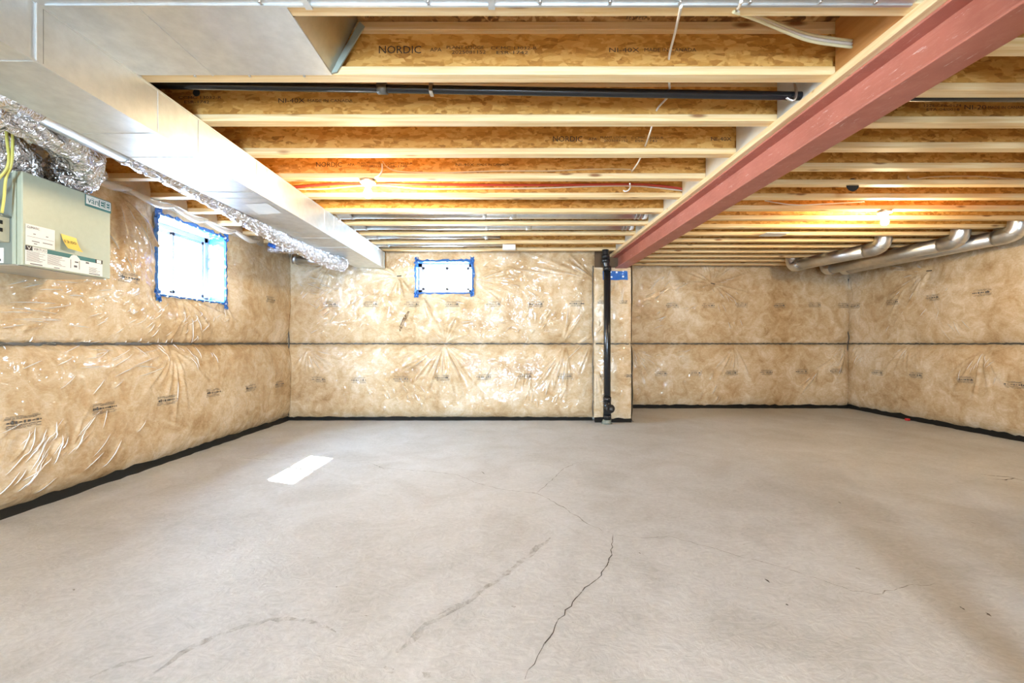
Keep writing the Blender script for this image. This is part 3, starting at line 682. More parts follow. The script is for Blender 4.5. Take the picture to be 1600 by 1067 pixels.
# ---------------------------------------------------------------- windows
def window(name, label, org, ud, nd, op, depth, wall, mull, seed):
    """org + u*ud is the wall plane, nd points into the room; op = (u0,u1,z0,z1)"""
    org, ud, nd = Vector(org), Vector(ud), Vector(nd); u0, u1, z0, z1 = op
    root = bpy.data.objects.new(name, None); col.objects.link(root); struct(root, label, 'window')
    def P(u, z, d): p = org + ud * u + nd * d; p.z += z; return p          # d > 0 into the room
    # liner (four boards)
    for (a, b, c, d) in ((u0, u1, z1, z1 + 0.02), (u0, u1, z0 - 0.02, z0), (u0 - 0.02, u0, z0 - 0.02, z1 + 0.02), (u1, u1 + 0.02, z0 - 0.02, z1 + 0.02)):
        box('liner_board', P(a, c, 0.006), P(b, d, -depth - 0.04), 'liner', root)
    box('frame_top', P(u0, z1 - 0.045, -depth), P(u1, z1, -depth - 0.06), 'vinyl', root); box('frame_sill', P(u0, z0, -depth), P(u1, z0 + 0.045, -depth - 0.06), 'vinyl', root)
    box('frame_side', P(u0, z0, -depth), P(u0 + 0.045, z1, -depth - 0.06), 'vinyl', root); box('frame_side', P(u1 - 0.045, z0, -depth), P(u1, z1, -depth - 0.06), 'vinyl', root)
    um = u0 + (u1 - u0) * mull
    for k, (a, b) in enumerate(((u0 + 0.045, um + 0.018), (um - 0.018, u1 - 0.045))):
        d = depth + 0.012 + 0.022 * k; bm = bmesh.new()
        for (p, q, r, t) in ((a, a + 0.032, z0 + 0.045, z1 - 0.045), (b - 0.032, b, z0 + 0.045, z1 - 0.045), (a, b, z0 + 0.045, z0 + 0.077), (a, b, z1 - 0.077, z1 - 0.045)):
            bm_box(bm, P(p, r, -d), P(q, t, -d - 0.02), 0.002)
        sash = from_bm('sash', bm, 'vinyl', root)
        box('pane', P(a + 0.032, z0 + 0.077, -d - 0.008), P(b - 0.032, z1 - 0.077, -d - 0.012), 'glass', sash)
    box('latch', P(um - 0.008, (z0 + z1) / 2 - 0.03, -depth - 0.012), P(um + 0.008, (z0 + z1) / 2 + 0.03, -depth + 0.006), 'white', root)
    # blue tape lapping from the liner on to the plastic, wrinkled at the edges
    rg = random.Random(seed)
    def tape(side):
        bm = bmesh.new(); pr = None; L = (u1 - u0) if side in 'tb' else (z1 - z0); n = int(L / 0.035)
        for i in range(n + 1):
            t = i / n; w_ = 0.035 + rg.uniform(-0.014, 0.014); lift = 0.018 + rg.uniform(0, 0.006); inn = -0.10 * rg.uniform(0.75, 1.1) if side != 'o' else 0
            if side == 't': prof = [(u0 + (u1 - u0) * t, z1 + w_, lift), (u0 + (u1 - u0) * t, z1 + 0.004, lift + 0.008), (u0 + (u1 - u0) * t, z1 - 0.003, 0.012), (u0 + (u1 - u0) * t, z1 - 0.004, inn)]
            if side == 'b': prof = [(u0 + (u1 - u0) * t, z0 - w_ * 0.6, lift), (u0 + (u1 - u0) * t, z0 - 0.004, lift + 0.008), (u0 + (u1 - u0) * t, z0 + 0.003, 0.012), (u0 + (u1 - u0) * t, z0 + 0.004, inn)]
            if side == 'l': prof = [(u0 - w_, z0 + (z1 - z0) * t, lift), (u0 - 0.004, z0 + (z1 - z0) * t, lift + 0.008), (u0 + 0.003, z0 + (z1 - z0) * t, 0.012), (u0 + 0.004, z0 + (z1 - z0) * t, inn * 1.5)]
            if side == 'r': prof = [(u1 + w_, z0 + (z1 - z0) * t, lift), (u1 + 0.004, z0 + (z1 - z0) * t, lift + 0.008), (u1 - 0.003, z0 + (z1 - z0) * t, 0.012), (u1 - 0.004, z0 + (z1 - z0) * t, inn * 1.5)]
            cur = [bm.verts.new(P(*q)) for q in prof]
            if pr:
                for j in range(3): bm.faces.new((pr[j], pr[j + 1], cur[j + 1], cur[j]))
            pr = cur
        from_bm('blue_tape', bm, 'tape', root)
    for sd in 'tblr': tape(sd)
    for (cu, cz, su, sz) in ((u0, z1, -1, 1), (u1, z1, 1, 1), (u0, z0, -1, -1), (u1, z0, 1, -1)):       # crumpled corner tabs
        bm = bmesh.new(); n = 6; g = []
        for i in range(n):
            g.append([bm.verts.new(P(cu + su * (i / (n - 1) * 0.055 + rg.uniform(-0.01, 0.01) - 0.02), cz + sz * (j / (n - 1) * 0.10 + rg.uniform(-0.012, 0.012) - 0.03), 0.028 + rg.uniform(-0.008, 0.014))) for j in range(n)])
        for i in range(n - 1):
            for j in range(n - 1): bm.faces.new((g[i][j], g[i + 1][j], g[i + 1][j + 1], g[i][j + 1]))
        from_bm('tape_corner', bm, 'tape', root)
    return root
window('window_1', 'white slider window in the back wall edged with blue tape', (XL, YB, 0), (1, 0, 0), (0, -1, 0), WB_OP, 0.10, wall_back, 0.52, 3)
window('window_2', 'taller white window in the long side wall edged with blue tape', (XL, YB, 0), (0, -1, 0), (1, 0, 0), WL_OP, 0.16, wall_left, 0.52, 4)
portal((XL + (WB_OP[0] + WB_OP[1]) / 2, YB + 0.24, (WB_OP[2] + WB_OP[3]) / 2), (-math.pi / 2, 0, 0), WB_OP[1] - WB_OP[0], WB_OP[3] - WB_OP[2])
portal((XL - 0.28, sum(LW_Y) / 2, sum(LW_Z) / 2), (0, -math.pi / 2, 0), LW_Z[1] - LW_Z[0], LW_Y[1] - LW_Y[0])
# concrete foundation outside the plastic, so daylight enters only by the openings
def shell(name, bxs):
    bm = bmesh.new()
    for a, b in bxs: bm_box(bm, a, b)
    return struct(from_bm(name, bm, 'fibre'), 'foundation wall hidden behind the insulation', 'wall')
t_ = 0.06
op = WL_OP; ya, yb = LW_Y[0] - 0.02, LW_Y[1] + 0.02; za, zb = LW_Z[0] - 0.02, LW_Z[1] + 0.02
shell('wall_left_foundation', [((XL - 0.3, YF - 0.2, -0.1), (XL - t_, ya, JT)), ((XL - 0.3, yb, -0.1), (XL - t_, YB + 0.3, JT)), ((XL - 0.3, ya, -0.1), (XL - t_, yb, za)), ((XL - 0.3, ya, zb), (XL - t_, yb, JT))])
xa, xb = XL + WB_OP[0] - 0.02, XL + WB_OP[1] + 0.02; za, zb = WB_OP[2] - 0.02, WB_OP[3] + 0.02
shell('wall_back_foundation', [((XL - 0.3, YB + t_, -0.1), (xa, YB + 0.3, JT)), ((xb, YB + t_, -0.1), (XC1 - 0.02, YB + 0.3, JT)), ((xa, YB + t_, -0.1), (xb, YB + 0.3, za)), ((xa, YB + t_, zb), (xb, YB + 0.3, JT)),
    ((XC1 - 0.25, YB + t_, -0.1), (XC1 - 0.05, YR + 0.3, JT)), ((XC1 - 0.25, YR + t_, -0.1), (XR + 0.3, YR + 0.3, JT))])
shell('wall_right_foundation', [((XR + t_, YF - 0.2, -0.1), (XR + 0.3, YR + 0.3, JT))])

# ---------------------------------------------------------------- I-joists
FW, FH, WT = 0.0635, 0.038, 0.0095
def joist_meshes(L, key):
    out = {}
    for nm, a, b, mt in (('bottom_flange', (0, 0, 0), (L, FW, FH), 'pine'), ('top_flange', (0, 0, JD - FH), (L, FW, JD), 'pine'), ('web', (0, FW / 2 - WT / 2, FH - 0.006), (L, FW / 2 + WT / 2, JD - FH + 0.006), 'osb')):
        bm = bmesh.new(); bm_box(bm, a, b, 0.0025 if nm != 'web' else 0); bmesh.ops.recalc_face_normals(bm, faces=bm.faces)
        me = bpy.data.meshes.new(nm + key); bm.to_mesh(me); bm.free(); me.materials.append(M[mt]); out[nm] = me
    return out
JML = joist_meshes(4.66, '_wide'); JMR = joist_meshes(4.05, '_close')
ORD = 'first second third fourth fifth sixth seventh eighth ninth tenth eleventh twelfth thirteenth fourteenth fifteenth sixteenth seventeenth eighteenth nineteenth twentieth'.split()
def make_joist(x, y, ms, label, group):
    t = thing('i_joist', (x, y, JB), label, 'joist', group)
    for nm, me in ms.items(): link(nm, me, None, t)
    return t
joL, joR = {}, {}
for k, y in enumerate(LY):
    joL[k - 3] = make_joist(beam_x(y) + 0.05 - 4.66, y, JML, 'wooden I-joist over the main duct, %s from the back wall with the small window' % ORD[len(LY) - 1 - k], 'wide spaced joists over the main duct')
RY = [2.065 + 0.3048 * k for k in range(-4, 16)]
for k, y in enumerate(RY):
    joR[k - 4] = make_joist(beam_x(y) + 0.085, y, JMR, 'closely spaced wooden I-joist, %s from the recessed wall beyond the beam' % ORD[len(RY) - 1 - k], 'closely spaced joists beyond the beam')
# printing on the webs
def web_text(j, s, x0, x1, y0, y1, mat='ink'):
    yw = j.location.y + FW / 2 - WT / 2 - 0.0012
    a = at_y(x0, y1, yw); b = at_y(x1, y0, yw)
    text('printed_text', s, mat, j, a, (1, 0, 0), (0, 0, 1), b[0] - a[0], b[2] - a[2])
def full_print(j, x0, ym, k, brand=True, made=None, mat='ink'):
    """maker's line scaled by k (pixels at the first joist = 1)"""
    if brand: web_text(j, 'NORDIC', x0, x0 + 66 * k, ym - 6 * k, ym + 6 * k, mat)
    web_text(j, 'APA', x0 + 80 * k, x0 + 98 * k, ym - 3 * k, ym + 3 * k, mat)
    web_text(j, 'PLANT LODGE', x0 + 106 * k, x0 + 164 * k, ym - 6 * k, ym - 1 * k, mat)
    web_text(j, '20250811S2', x0 + 114 * k, x0 + 167 * k, ym + 1 * k, ym + 6.5 * k, mat)
    web_text(j, 'CCMC 13032-R', x0 + 175 * k, x0 + 247 * k, ym - 5 * k, ym - 0 * k, mat)
    web_text(j, 'ESR-1742', x0 + 184 * k, x0 + 233 * k, ym + 2 * k, ym + 7 * k, mat)
    if made:
        web_text(j, 'NI-40X', made, made + 47 * k, ym - 3 * k, ym + 4 * k, mat)
        web_text(j, 'MADE IN CANADA', made + 55 * k, made + 136 * k, ym - 2.5 * k, ym + 3 * k, mat)
full_print(joL[1], 592, 77.5, 1.0, True, 952)
web_text(joL[2], 'CCMC 13032-R', 279, 346, 150, 154.5); web_text(joL[2], 'ESR-1742', 288, 327, 157, 161.5)
web_text(joL[2], 'NI-40X', 435, 476, 153.5, 160.5); web_text(joL[2], 'MADE IN CANADA', 481, 551, 155, 159.5)
full_print(joL[3], 864, 217, 0.70, True, None); web_text(joL[3], 'NI-40X', 1111, 1143, 214, 220)
full_print(joL[4], 494, 257, 0.61, True, 712)
web_text(joL[5], 'NI-40X', 552, 575, 314.6, 317.2, 'ink_soft') if False else None
web_text(joR[1], '1226-CPR-0174', 1444, 1502, 163, 167); web_text(joR[1], 'ETA-04/0018', 1448, 1499, 169, 173)
web_text(joR[1], 'NI-20', 1507, 1541, 164, 171); web_text(joR[1], 'MADE IN CANADA', 1544, 1604, 165.5, 170)
def bay_hole(j, px, py, r):
    yw = j.location.y + FW / 2 - WT / 2 - 0.002; c = at_y(px, py, yw)
    tube('service_hole', [(c[0], yw, c[2]), (c[0], yw - 0.0015, c[2])], r, 'dark', j, 20, False)
bay_hole(joR[4], 1332, 289, 0.05); bay_hole(joL[2], 307, 145, 0.02)

# ---------------------------------------------------------------- steel beam, plate, blocking
def beam_pt(y, dx, z): return Vector((beam_x(y) + dx, y, z))
BZ = CH + 1.009; BT = JB - 0.038; BW = 0.158
beam = thing('steel_beam', (beam_x(2.0), 2.0, BZ), 'red primed steel I-beam carrying the floor joists', 'beam')
def beam_bar(name, dx0, dx1, z0, z1, mat, y0=-1.4, y1=5.86, parent=beam, bev=0.003):
    bm = bmesh.new(); o = local(parent); vs = []
    for y in (y0, y1):
        for dx, z in ((dx0, z0), (dx1, z0), (dx1, z1), (dx0, z1)): vs.append(bm.verts.new(beam_pt(y, dx, z) - o))
    for f in ((0, 1, 2, 3), (7, 6, 5, 4), (0, 4, 5, 1), (1, 5, 6, 2), (2, 6, 7, 3), (3, 7, 4, 0)): bm.faces.new([vs[i] for i in f])
    if bev: bmesh.ops.bevel(bm, geom=list(bm.edges), offset=bev, segments=1, affect='EDGES')
    return from_bm(name, bm, mat, parent)
beam_bar('bottom_flange', 0, BW, BZ, BZ + 0.011, 'beam'); beam_bar('top_flange', 0, BW, BT - 0.011, BT, 'beam'); beam_bar('web', BW / 2 - 0.004, BW / 2 + 0.004, BZ + 0.01, BT - 0.01, 'beam', bev=0)
plate = tag(beam_bar('nailing_plate', -0.035, BW + 0.0, BT, JB, 'pine_y', parent=None), 'pale wooden nailing plate lying along the top of the red beam', 'plate')
for k in range(-1, 10):
    y0 = LY[k + 3] + FW + 0.002; y1 = LY[k + 4] - 0.002; ply = (k == 0)
    bl = beam_bar('blocking_panel', -0.022, 0.0, JB, JT - 0.001, 'plywood' if ply else ('pale_block' if k > 1 else 'fibre'), y0, y1, None, 0)
    if k < 0: lab = 'grey insulation block over the red beam beside the sheet metal pans'
    elif ply: lab = 'orange plywood blocking panel over the red beam where yellow cables enter'
    else: lab = 'pale insulation block over the red beam, %s from the boxed column' % ORD[9 - k]
    tag(bl, lab, 'blocking', 'blocks between joist ends over the beam')
# loose grey fibre where the black pipe crosses the beam
post = thing('steel_post', (beam_x(-0.6) + BW / 2, -0.6, 0), 'red steel post under the beam behind the viewpoint', 'post')
tube('post_shaft', [(beam_x(-0.6) + BW / 2, -0.6, 0.01), (beam_x(-0.6) + BW / 2, -0.6, BZ - 0.01)], 0.045, 'beam', post, 20)
box('base_plate', (beam_x(-0.6) + BW / 2 - 0.09, -0.69, 0), (beam_x(-0.6) + BW / 2 + 0.09, -0.51, 0.012), 'beam', post); box('cap_plate', (beam_x(-0.6) + BW / 2 - 0.08, -0.68, BZ - 0.012), (beam_x(-0.6) + BW / 2 + 0.08, -0.52, BZ), 'beam', post)
# stud partition just out of view, which throws its shadow on the floor
PY = 0.36
part = thing('stud_partition', (1.2, PY, 0), 'open wooden stud partition standing behind the viewpoint', 'partition')
box('bottom_plate', (1.2, PY, 0), (3.3, PY + 0.09, 0.038), 'pine', part)
box('top_plate', (1.2, PY, JB - 0.038), (beam_x(PY) - 0.05, PY + 0.09, JB), 'pine', part); box('top_plate', (beam_x(PY) + BW + 0.02, PY, JB - 0.038), (3.3, PY + 0.09, JB), 'pine', part)
for x in (1.20, 1.238, 1.276, 1.60, 1.638, 2.05, 2.45, 2.85, 3.26): box('stud', (x, PY, 0.038), (x + 0.038, PY + 0.09, BZ if 1.5 < x < 1.75 else JB - 0.038), 'pine_z', part)

# ---------------------------------------------------------------- lamps
def lamp(x, y, label):
    t = thing('light_bulb', (x, y, JB), label, 'light bulb', 'bare bulbs on the joists')
    def lathe(name, prof, mat, segs=24):
        bm = bmesh.new(); rings = []
        for r, z in prof: rings.append([bm.verts.new((r * math.cos(2 * math.pi * i / segs), r * math.sin(2 * math.pi * i / segs), z)) for i in range(segs)])
        for a, b in zip(rings[:-1], rings[1:]):
            for i in range(segs): bm.faces.new((a[i], a[(i + 1) % segs], b[(i + 1) % segs], b[i]))
        bm.faces.new(rings[0]); bm.faces.new(rings[-1][::-1])
        return from_bm(name, bm, mat, t, True)
    lathe('junction_box', [(0.05, 0.0), (0.052, -0.004), (0.052, -0.016), (0.05, -0.018)], 'steel', 8)
    lathe('lampholder', [(0.055, -0.016), (0.057, -0.022), (0.05, -0.028), (0.028, -0.034), (0.024, -0.052), (0.02, -0.053)], 'porcelain')
    lathe('bulb', [(0.013, -0.05), (0.015, -0.062), (0.022, -0.076), (0.029, -0.092), (0.031, -0.106), (0.028, -0.120), (0.019, -0.131), (0.007, -0.136), (0.001, -0.1365)], 'emit')
    return t
lamp(-1.078, 3.162 + FW / 2, 'lit bare bulb on the joist beside the main duct')
lamp(3.43, RY[10] + FW / 2, 'lit bare bulb on the close joists beyond the red beam')
lamp(0.58, 0.317 - 1.6256 + 0.0, 'lit bare bulb behind the viewpoint near the stud partition')
lamp(-1.0, -2.6, 'added unseen bulb behind the viewpoint near the glass door')  # extra unseen bulb, added to light the room from behind

# ---------------------------------------------------------------- main duct and sheet-metal pans
DXL, DXR, DZB, DZT, DY0, DY1 = -2.08, -1.705, CH + 1.012, JB - 0.006, -0.6, 5.70
trunk = thing('main_duct', (DXR, 2.0, DZB), 'long rectangular galvanised trunk duct slung under the joists', 'duct')
bm = bmesh.new(); bm_box(bm, Vector((DXL, DY0, DZB)) - local(trunk), Vector((DXR, DY1, DZT)) - local(trunk), 0.002)
from_bm('duct_body', bm, 'galv', trunk)
box('corner_lip', (DXR - 0.002, DY0, DZB - 0.004), (DXR + 0.003, DY1, DZB + 0.004), 'galv', trunk)
box('corner_lip', (DXR - 0.002, DY0, DZT - 0.004), (DXR + 0.003, DY1, DZT + 0.004), 'galv', trunk)
for px, thick in ((60, 1), (247, 0), (310, 0), (402, 1), (417, 0), (507, 0), (522, 1), (547, 1)):
    y = DXR * F / (px - 800)
    w, d = (0.022, 0.005) if thick else (0.006, 0.0025)
    bm = bmesh.new(); o = local(trunk)
    bm_box(bm, Vector((DXR - 0.001, y - w / 2, DZB)) - o, Vector((DXR + d, y + w / 2, DZT)) - o, 0.001)
    bm_box(bm, Vector((DXL, y - w / 2, DZB - d * 0.6)) - o, Vector((DXR, y + w / 2, DZB + 0.001)) - o, 0.0005)
    from_bm('drive_cleat' if thick else 'duct_seam', bm, 'galv', trunk)
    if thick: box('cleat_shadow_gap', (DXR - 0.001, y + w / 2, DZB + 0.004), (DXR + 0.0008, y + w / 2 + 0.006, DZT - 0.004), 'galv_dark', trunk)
box('end_flange', (DXR - 0.01, DY1 - 0.02, DZB - 0.004), (DXR + 0.008, DY1 + 0.008, DZT), 'galv_dark', trunk)
a = at_y(0, 315, 1); zq = DZB - 0.0015
lab = []
for px, py in ((382, 319), (417, 317), (441, 333), (404, 335)):
    y = F * (zq - CH) / (HORIZON - py); lab.append(((px - 800) * y / F, y, zq))
quad('paper_label', lab, 'white', trunk)
# pans closing the joist bays for return air
PZ = JB - 0.0015
pan = thing('return_air_pan', (-0.82, 1.94, PZ), 'sheet metal pan closing the joist bay beside the main duct', 'duct panel')
box('bottom_sheet', (-2.1, 1.50, PZ - 0.002), (-0.82, 1.944, PZ), 'galv', pan)
box('sheet_seam', (-1.366, 1.50, PZ - 0.005), (-1.358, 1.944, PZ - 0.002), 'galv', pan)
prism('end_closure', [(-0.82, 1.602, PZ), (-0.82, 1.930, PZ), (-0.70, 1.930, JT - 0.003), (-0.70, 1.602, JT - 0.003)], (0.003, 0, 0), mat_galv('galvanised_brown_reflection', (0.55, 0.5, 0.42), 0.35, 0.1), pan)  # brownish reflection of the wood is put into the metal's base colour
prism('closure_flange', [(-0.823, 1.930, PZ - 0.001), (-0.792, 1.930, PZ + 0.006), (-0.668, 1.930, JT - 0.03), (-0.690, 1.930, JT - 0.01)], (0, 0.008, 0), flat('grey_green_edge', (0.34, 0.38, 0.32), 0.4), pan)
for x in (-2.0, -1.7, -1.45, -1.2, -0.95): tube('screw', [(x, 1.952, JB - 0.001), (x, 1.952, JB - 0.005)], 0.006, 'steel', pan, 8)
pan2 = thing('return_air_pan', (0, 1.3, PZ), 'wide sheet metal pan running from the main duct to the red beam', 'duct panel')
box('bottom_sheet', (-1.68, 1.18, PZ - 0.004), (1.44, 1.541, PZ), 'galv', pan2)
box('folded_edge', (-1.68, 1.534, PZ - 0.009), (1.44, 1.543, PZ - 0.003), 'galv', pan2)
for px in (480, 768): 
    x = at_y(px, 3, 1.53)[0]; box('drive_cleat', (x - 0.012, 1.18, PZ - 0.014), (x + 0.012, 1.548, PZ - 0.004), 'galv', pan2)
for x in (-0.9, -0.3, 0.1, 0.35, 0.6, 0.85, 1.1, 1.3): tube('screw', [(x, 1.522, PZ - 0.002), (x, 1.522, PZ - 0.010)], 0.006, 'steel', pan2, 8)

# ---------------------------------------------------------------- round branch ducts
def branch(y, x1, label, straps, coup=None, r=0.074, ring=True, rise=0.0):
    zc = JB + r + 0.007
    t = thing('round_duct', (DXR, y, zc), label, 'duct', 'round branch ducts off the main duct')
    tube('pipe', [(DXR + 0.10, y, zc), (x1 * 0.5, y, zc + rise * 0.3), (x1, y, zc + rise)], r, 'galv_round', t, 24)
    tube('elbow', smooth_path([(DXR - 0.07, y, DZT - 0.01), (DXR - 0.05, y, zc - 0.01), (DXR + 0.03, y, zc), (DXR + 0.13, y, zc)], 4), r * 1.06, 'galv_round', t, 20)
    tube('crimp_ring', [(DXR + 0.12, y, zc), (DXR + 0.14, y, zc)], r * 1.1, 'steel', t, 20)
    for x in straps:
        tube('hanger_strap', [(x - 0.018, y, zc), (x + 0.018, y, zc)], r * 1.035, 'white', t, 20)
    if coup is not None: tube('coupling', [(coup - 0.05, y, zc), (coup + 0.01, y, zc), (coup + 0.012, y, zc)], [r * 1.04, r * 1.04, r], 'galv_round', t, 24)
    if ring:
        for d in (0.0, 0.035): tube('end_ring', [(x1 - 0.09 + d, y, zc + rise), (x1 - 0.075 + d, y, zc + rise)], r * 1.07, 'steel', t, 20)
        tube('end_collar', [(x1 - 0.01, y, zc + rise), (x1 + 0.025, y, zc + rise), (x1 + 0.03, y, zc + rise)], [r * 1.06, r * 1.06, r * 0.8], 'porcelain', t, 20)
    return t
def mid(k): return LY[k + 3] + (0.4064 + FW) / 2
branch(mid(6), 1.30, 'round branch duct with white end collar, farthest from the back wall', (-0.27,), 0.03)
branch(mid(7), 1.28, 'round branch duct with bent end seam, third from the back wall', (-0.27,), 0.2)
branch(mid(8), -0.28, 'short round branch duct ending at a white strap mid ceiling', (-0.30,), None, 0.074, False, 0.02)
branch(mid(9), -0.12, 'short round branch duct reaching the white plastic box', (), None, 0.07, False, 0.02)
wb = tag(box('junction_box', (-0.115, 5.28, JB - 0.055), (0.045, 5.36, JB + 0.006), 'white', None, 0.006), 'white plastic box under the joists above the small window', 'box')
gb = tag(box('metal_plate', (*at_y(1198, 369, 4.70)[:2], JB - 0.008), (at_y(1234, 369, 4.70)[0], 4.85, JB + 0.001), 'white', None, 0.002), 'white metal plate fixed under the close joists beside the red beam', 'plate')

def long_duct(pn, pf, label, r=0.080):
    (x0, y0), (x1, y1) = pn, pf; z = JB - 0.094
    t = thing('round_duct', (x0, y0, z), label, 'duct', 'round ducts under the close joists')
    A, Bv = Vector((x0, y0, z)), Vector((x1, y1, z)); d = (Bv - A).normalized()
    tube('pipe', [A + d * 0.10, A.lerp(Bv, 0.5), Bv], r, 'galv_round', t, 24)
    arc = [A + d * 0.12, A + d * 0.03, A - d * 0.035 + Vector((0, 0, 0.018)), A - d * 0.07 + Vector((0, 0, 0.065)), A - d * 0.078 + Vector((0, 0, 0.13)), A - d * 0.078 + Vector((0, 0, 0.2))]
    tube('elbow', smooth_path(arc, 2), r * 1.025, 'galv_round', t, 24)
    for i in (0, 2): tube('gore_ring', [arc[i] - (arc[i + 1] - arc[i]).normalized() * 0.003, arc[i] + (arc[i + 1] - arc[i]).normalized() * 0.003], r * 1.04, 'steel', t, 20)
    tube('end_elbow', smooth_path([Bv - d * 0.03, Bv + d * 0.05, Bv + d * 0.09 + Vector((0, 0, 0.06)), Bv + d * 0.095 + Vector((0, 0, 0.16))], 3), r * 1.06, 'galv_round', t, 20)
    tube('end_ring', [Bv - d * 0.05, Bv - d * 0.035], r * 1.09, 'steel', t, 20)
    return t
long_duct((4.34, 5.08), (4.10, 6.12), 'shorter round galvanised duct hung nearest the lit bulb')
long_duct((4.93, 4.77), (4.80, 6.42), 'middle round galvanised duct of the pair near the side wall')
long_duct((5.20, 4.46), (5.06, 6.42), 'long round galvanised duct hung close against the side wall')

# foil-wrapped ducts and the ventilation unit
def crinkle(amp, seed):
    g = np.random.RandomState(seed).rand(400, 64)
    return lambda i, k: amp * (g[i % 400, k % 64] - 0.5)
def foil_duct(name, pts, r, label, seed, segs=20, amp=0.32, n=7, group=None, rings=0):
    P = smooth_path(pts, n); t = thing(name, pts[0], label, 'duct', group)
    R = r if isinstance(r, float) else [float(x) for x in np.interp(np.linspace(0, 1, len(P)), np.linspace(0, 1, len(r)), r)]
    tube('foil_sleeve', P, R, 'foil', t, segs, False, crinkle(amp, seed))
    for k in range(rings):
        i = int((k + 0.5) / rings * (len(P) - 2)); rr_ = R if isinstance(R, float) else R[i]
        tube('foil_tape_ring', [P[i], P[i].lerp(P[i + 1], 0.6)], rr_ * 1.06, 'foil', t, segs, True, crinkle(amp * 0.5, seed + k))
    return t
foil_duct('insulated_duct', [(-2.80, 2.40, 1.963), (-2.76, 2.37, 2.05), (-2.72, 2.25, 2.13), (-2.80, 2.02, 2.15), (-2.82, 1.75, 2.14), (-2.84, 1.4, 2.12)], 0.10, 'crinkled foil duct rising from the nearer end of the ventilation unit', 1, group='foil ducts over the ventilation unit', rings=2)
foil_duct('insulated_duct', [(-2.79, 2.60, 1.963), (-2.74, 2.61, 2.04), (-2.62, 2.58, 2.115), (-2.48, 2.42, 2.15), (-2.43, 2.15, 2.16), (-2.55, 1.8, 2.16), (-2.6, 1.4, 2.14)], [0.11, 0.115, 0.115, 0.105, 0.09, 0.08, 0.08], 'large foil wrapped duct curling from ventilation unit towards the main duct', 2, group='foil ducts over the ventilation unit', rings=2)
sp = thing('round_duct', (-2.22, 1.0, JB - 0.12), 'smooth silver pipe running beside the main duct above the foil ducts', 'duct')
tube('pipe', [(-2.235, 0.2, JB - 0.125), (-2.235, 1.5, JB - 0.125), (-2.24, 2.6, JB - 0.12)], 0.062, 'galv_round', sp, 24)
tube('foil_joint', [(-2.235, 1.78, JB - 0.125), (-2.235, 1.9, JB - 0.125), (-2.235, 2.0, JB - 0.125)], 0.068, 'foil', sp, 20, True, crinkle(0.12, 9))
fp = [(-2.24, 2.45, JB - 0.12), (-2.22, 2.9, JB - 0.135), (-2.19, 3.3, JB - 0.17), (-2.17, 3.7, JB - 0.21), (-2.16, 4.2, JB - 0.235), (-2.14, 4.6, JB - 0.25), (-2.06, 4.88, JB - 0.285), (-1.97, 5.02, JB - 0.30)]
foil_duct('flexible_duct', fp, [0.068, 0.07, 0.074, 0.078, 0.08, 0.08, 0.085, 0.075], 'foil flexible duct sagging along the edge of the main duct', 3, 26, 0.2, 14, None, 0)
st = thing('round_duct', (-2.9, 5.45, CH + 1.06), 'short grey duct stub in the corner below the foil duct', 'duct')
tube('pipe', [(-2.86, 5.6, CH + 1.11), (-2.6, 5.6, CH + 1.085), (-2.3, 5.58, CH + 1.08)], 0.06, 'galv_round', st, 20)
tube('end_ring', [(-2.86, 5.6, CH + 1.11), (-2.82, 5.6, CH + 1.106)], 0.068, 'galv_round', st, 20)
box('hanger_strap', (-2.66, 5.60, CH + 1.12), (-2.63, 5.612, JB + 0.002), 'steel', st)
foil_duct('flexible_duct', [(-2.95, 5.2, JB - 0.06), (-2.6, 5.2, JB - 0.07), (-2.3, 5.15, JB - 0.09), (-2.16, 5.0, JB - 0.16)], 0.06, 'small foil duct crossing below the joists near the corner', 4, 22, 0.16)
cs = bmesh.new(); rg = random.Random(2); g = []
for i in range(5): g.append([cs.verts.new((-2.93 + i * 0.022 + rg.uniform(-0.005, 0.005), 5.125 + rg.uniform(-0.004, 0.004), JB - 0.055 + j * 0.016 - i * 0.008)) for j in range(4)])
for i in range(4):
    for j in range(3): cs.faces.new((g[i][j], g[i + 1][j], g[i + 1][j + 1], g[i][j + 1]))
tag(from_bm('tape_scrap', cs, 'tape'), 'scrap of blue tape stuck on the small foil duct', 'tape')

HX, HY0, HY1, HZ0, HZ1, HXB = -2.6, 2.266, 2.76, 1.467, 1.962, -2.98
hrv = thing('ventilation_unit', (HX, HY0, HZ0), 'sage green ventilation unit hung in front of the long side wall', 'ventilator')
box('cabinet', (HXB, HY0 + 0.004, HZ0), (HX - 0.012, HY1, HZ1), 'hrv_dark', hrv, 0.004)
box('front_door', (HX - 0.03, HY0 - 0.002, HZ0 - 0.002), (HX, HY1 + 0.004, HZ1 + 0.003), 'hrv', hrv, 0.004)
box('bottom_pan', (HXB, HY0 + 0.002, HZ0 - 0.006), (HX - 0.03, HY1, HZ0 + 0.002), mat_galv('unit_pan', (0.6, 0.62, 0.6), 0.4, 0.05), hrv, 0.002)
box('edge_strip', (HX - 0.05, HY0 - 0.006, HZ0), (HX - 0.03, HY0 + 0.004, HZ1), 'hrv', hrv, 0.002)
def face_box(name, Y0, Y1, Z0, Z1, mat, parent, lift=0.001, th=0.001):
    return box(name, (HX + lift, Y0, Z0), (HX + lift + th, Y1, Z1), mat, parent)
UX, UZ = (0, 1, 0), (0, 0, 1)
def face_text(s, Y0, Y1, Z0, Z1, mat, lift=0.0035, parent=None): text('printed_text', s, mat, parent or hrv, (HX + lift, Y0, Z0), UX, UZ, Y1 - Y0, Z1 - Z0)
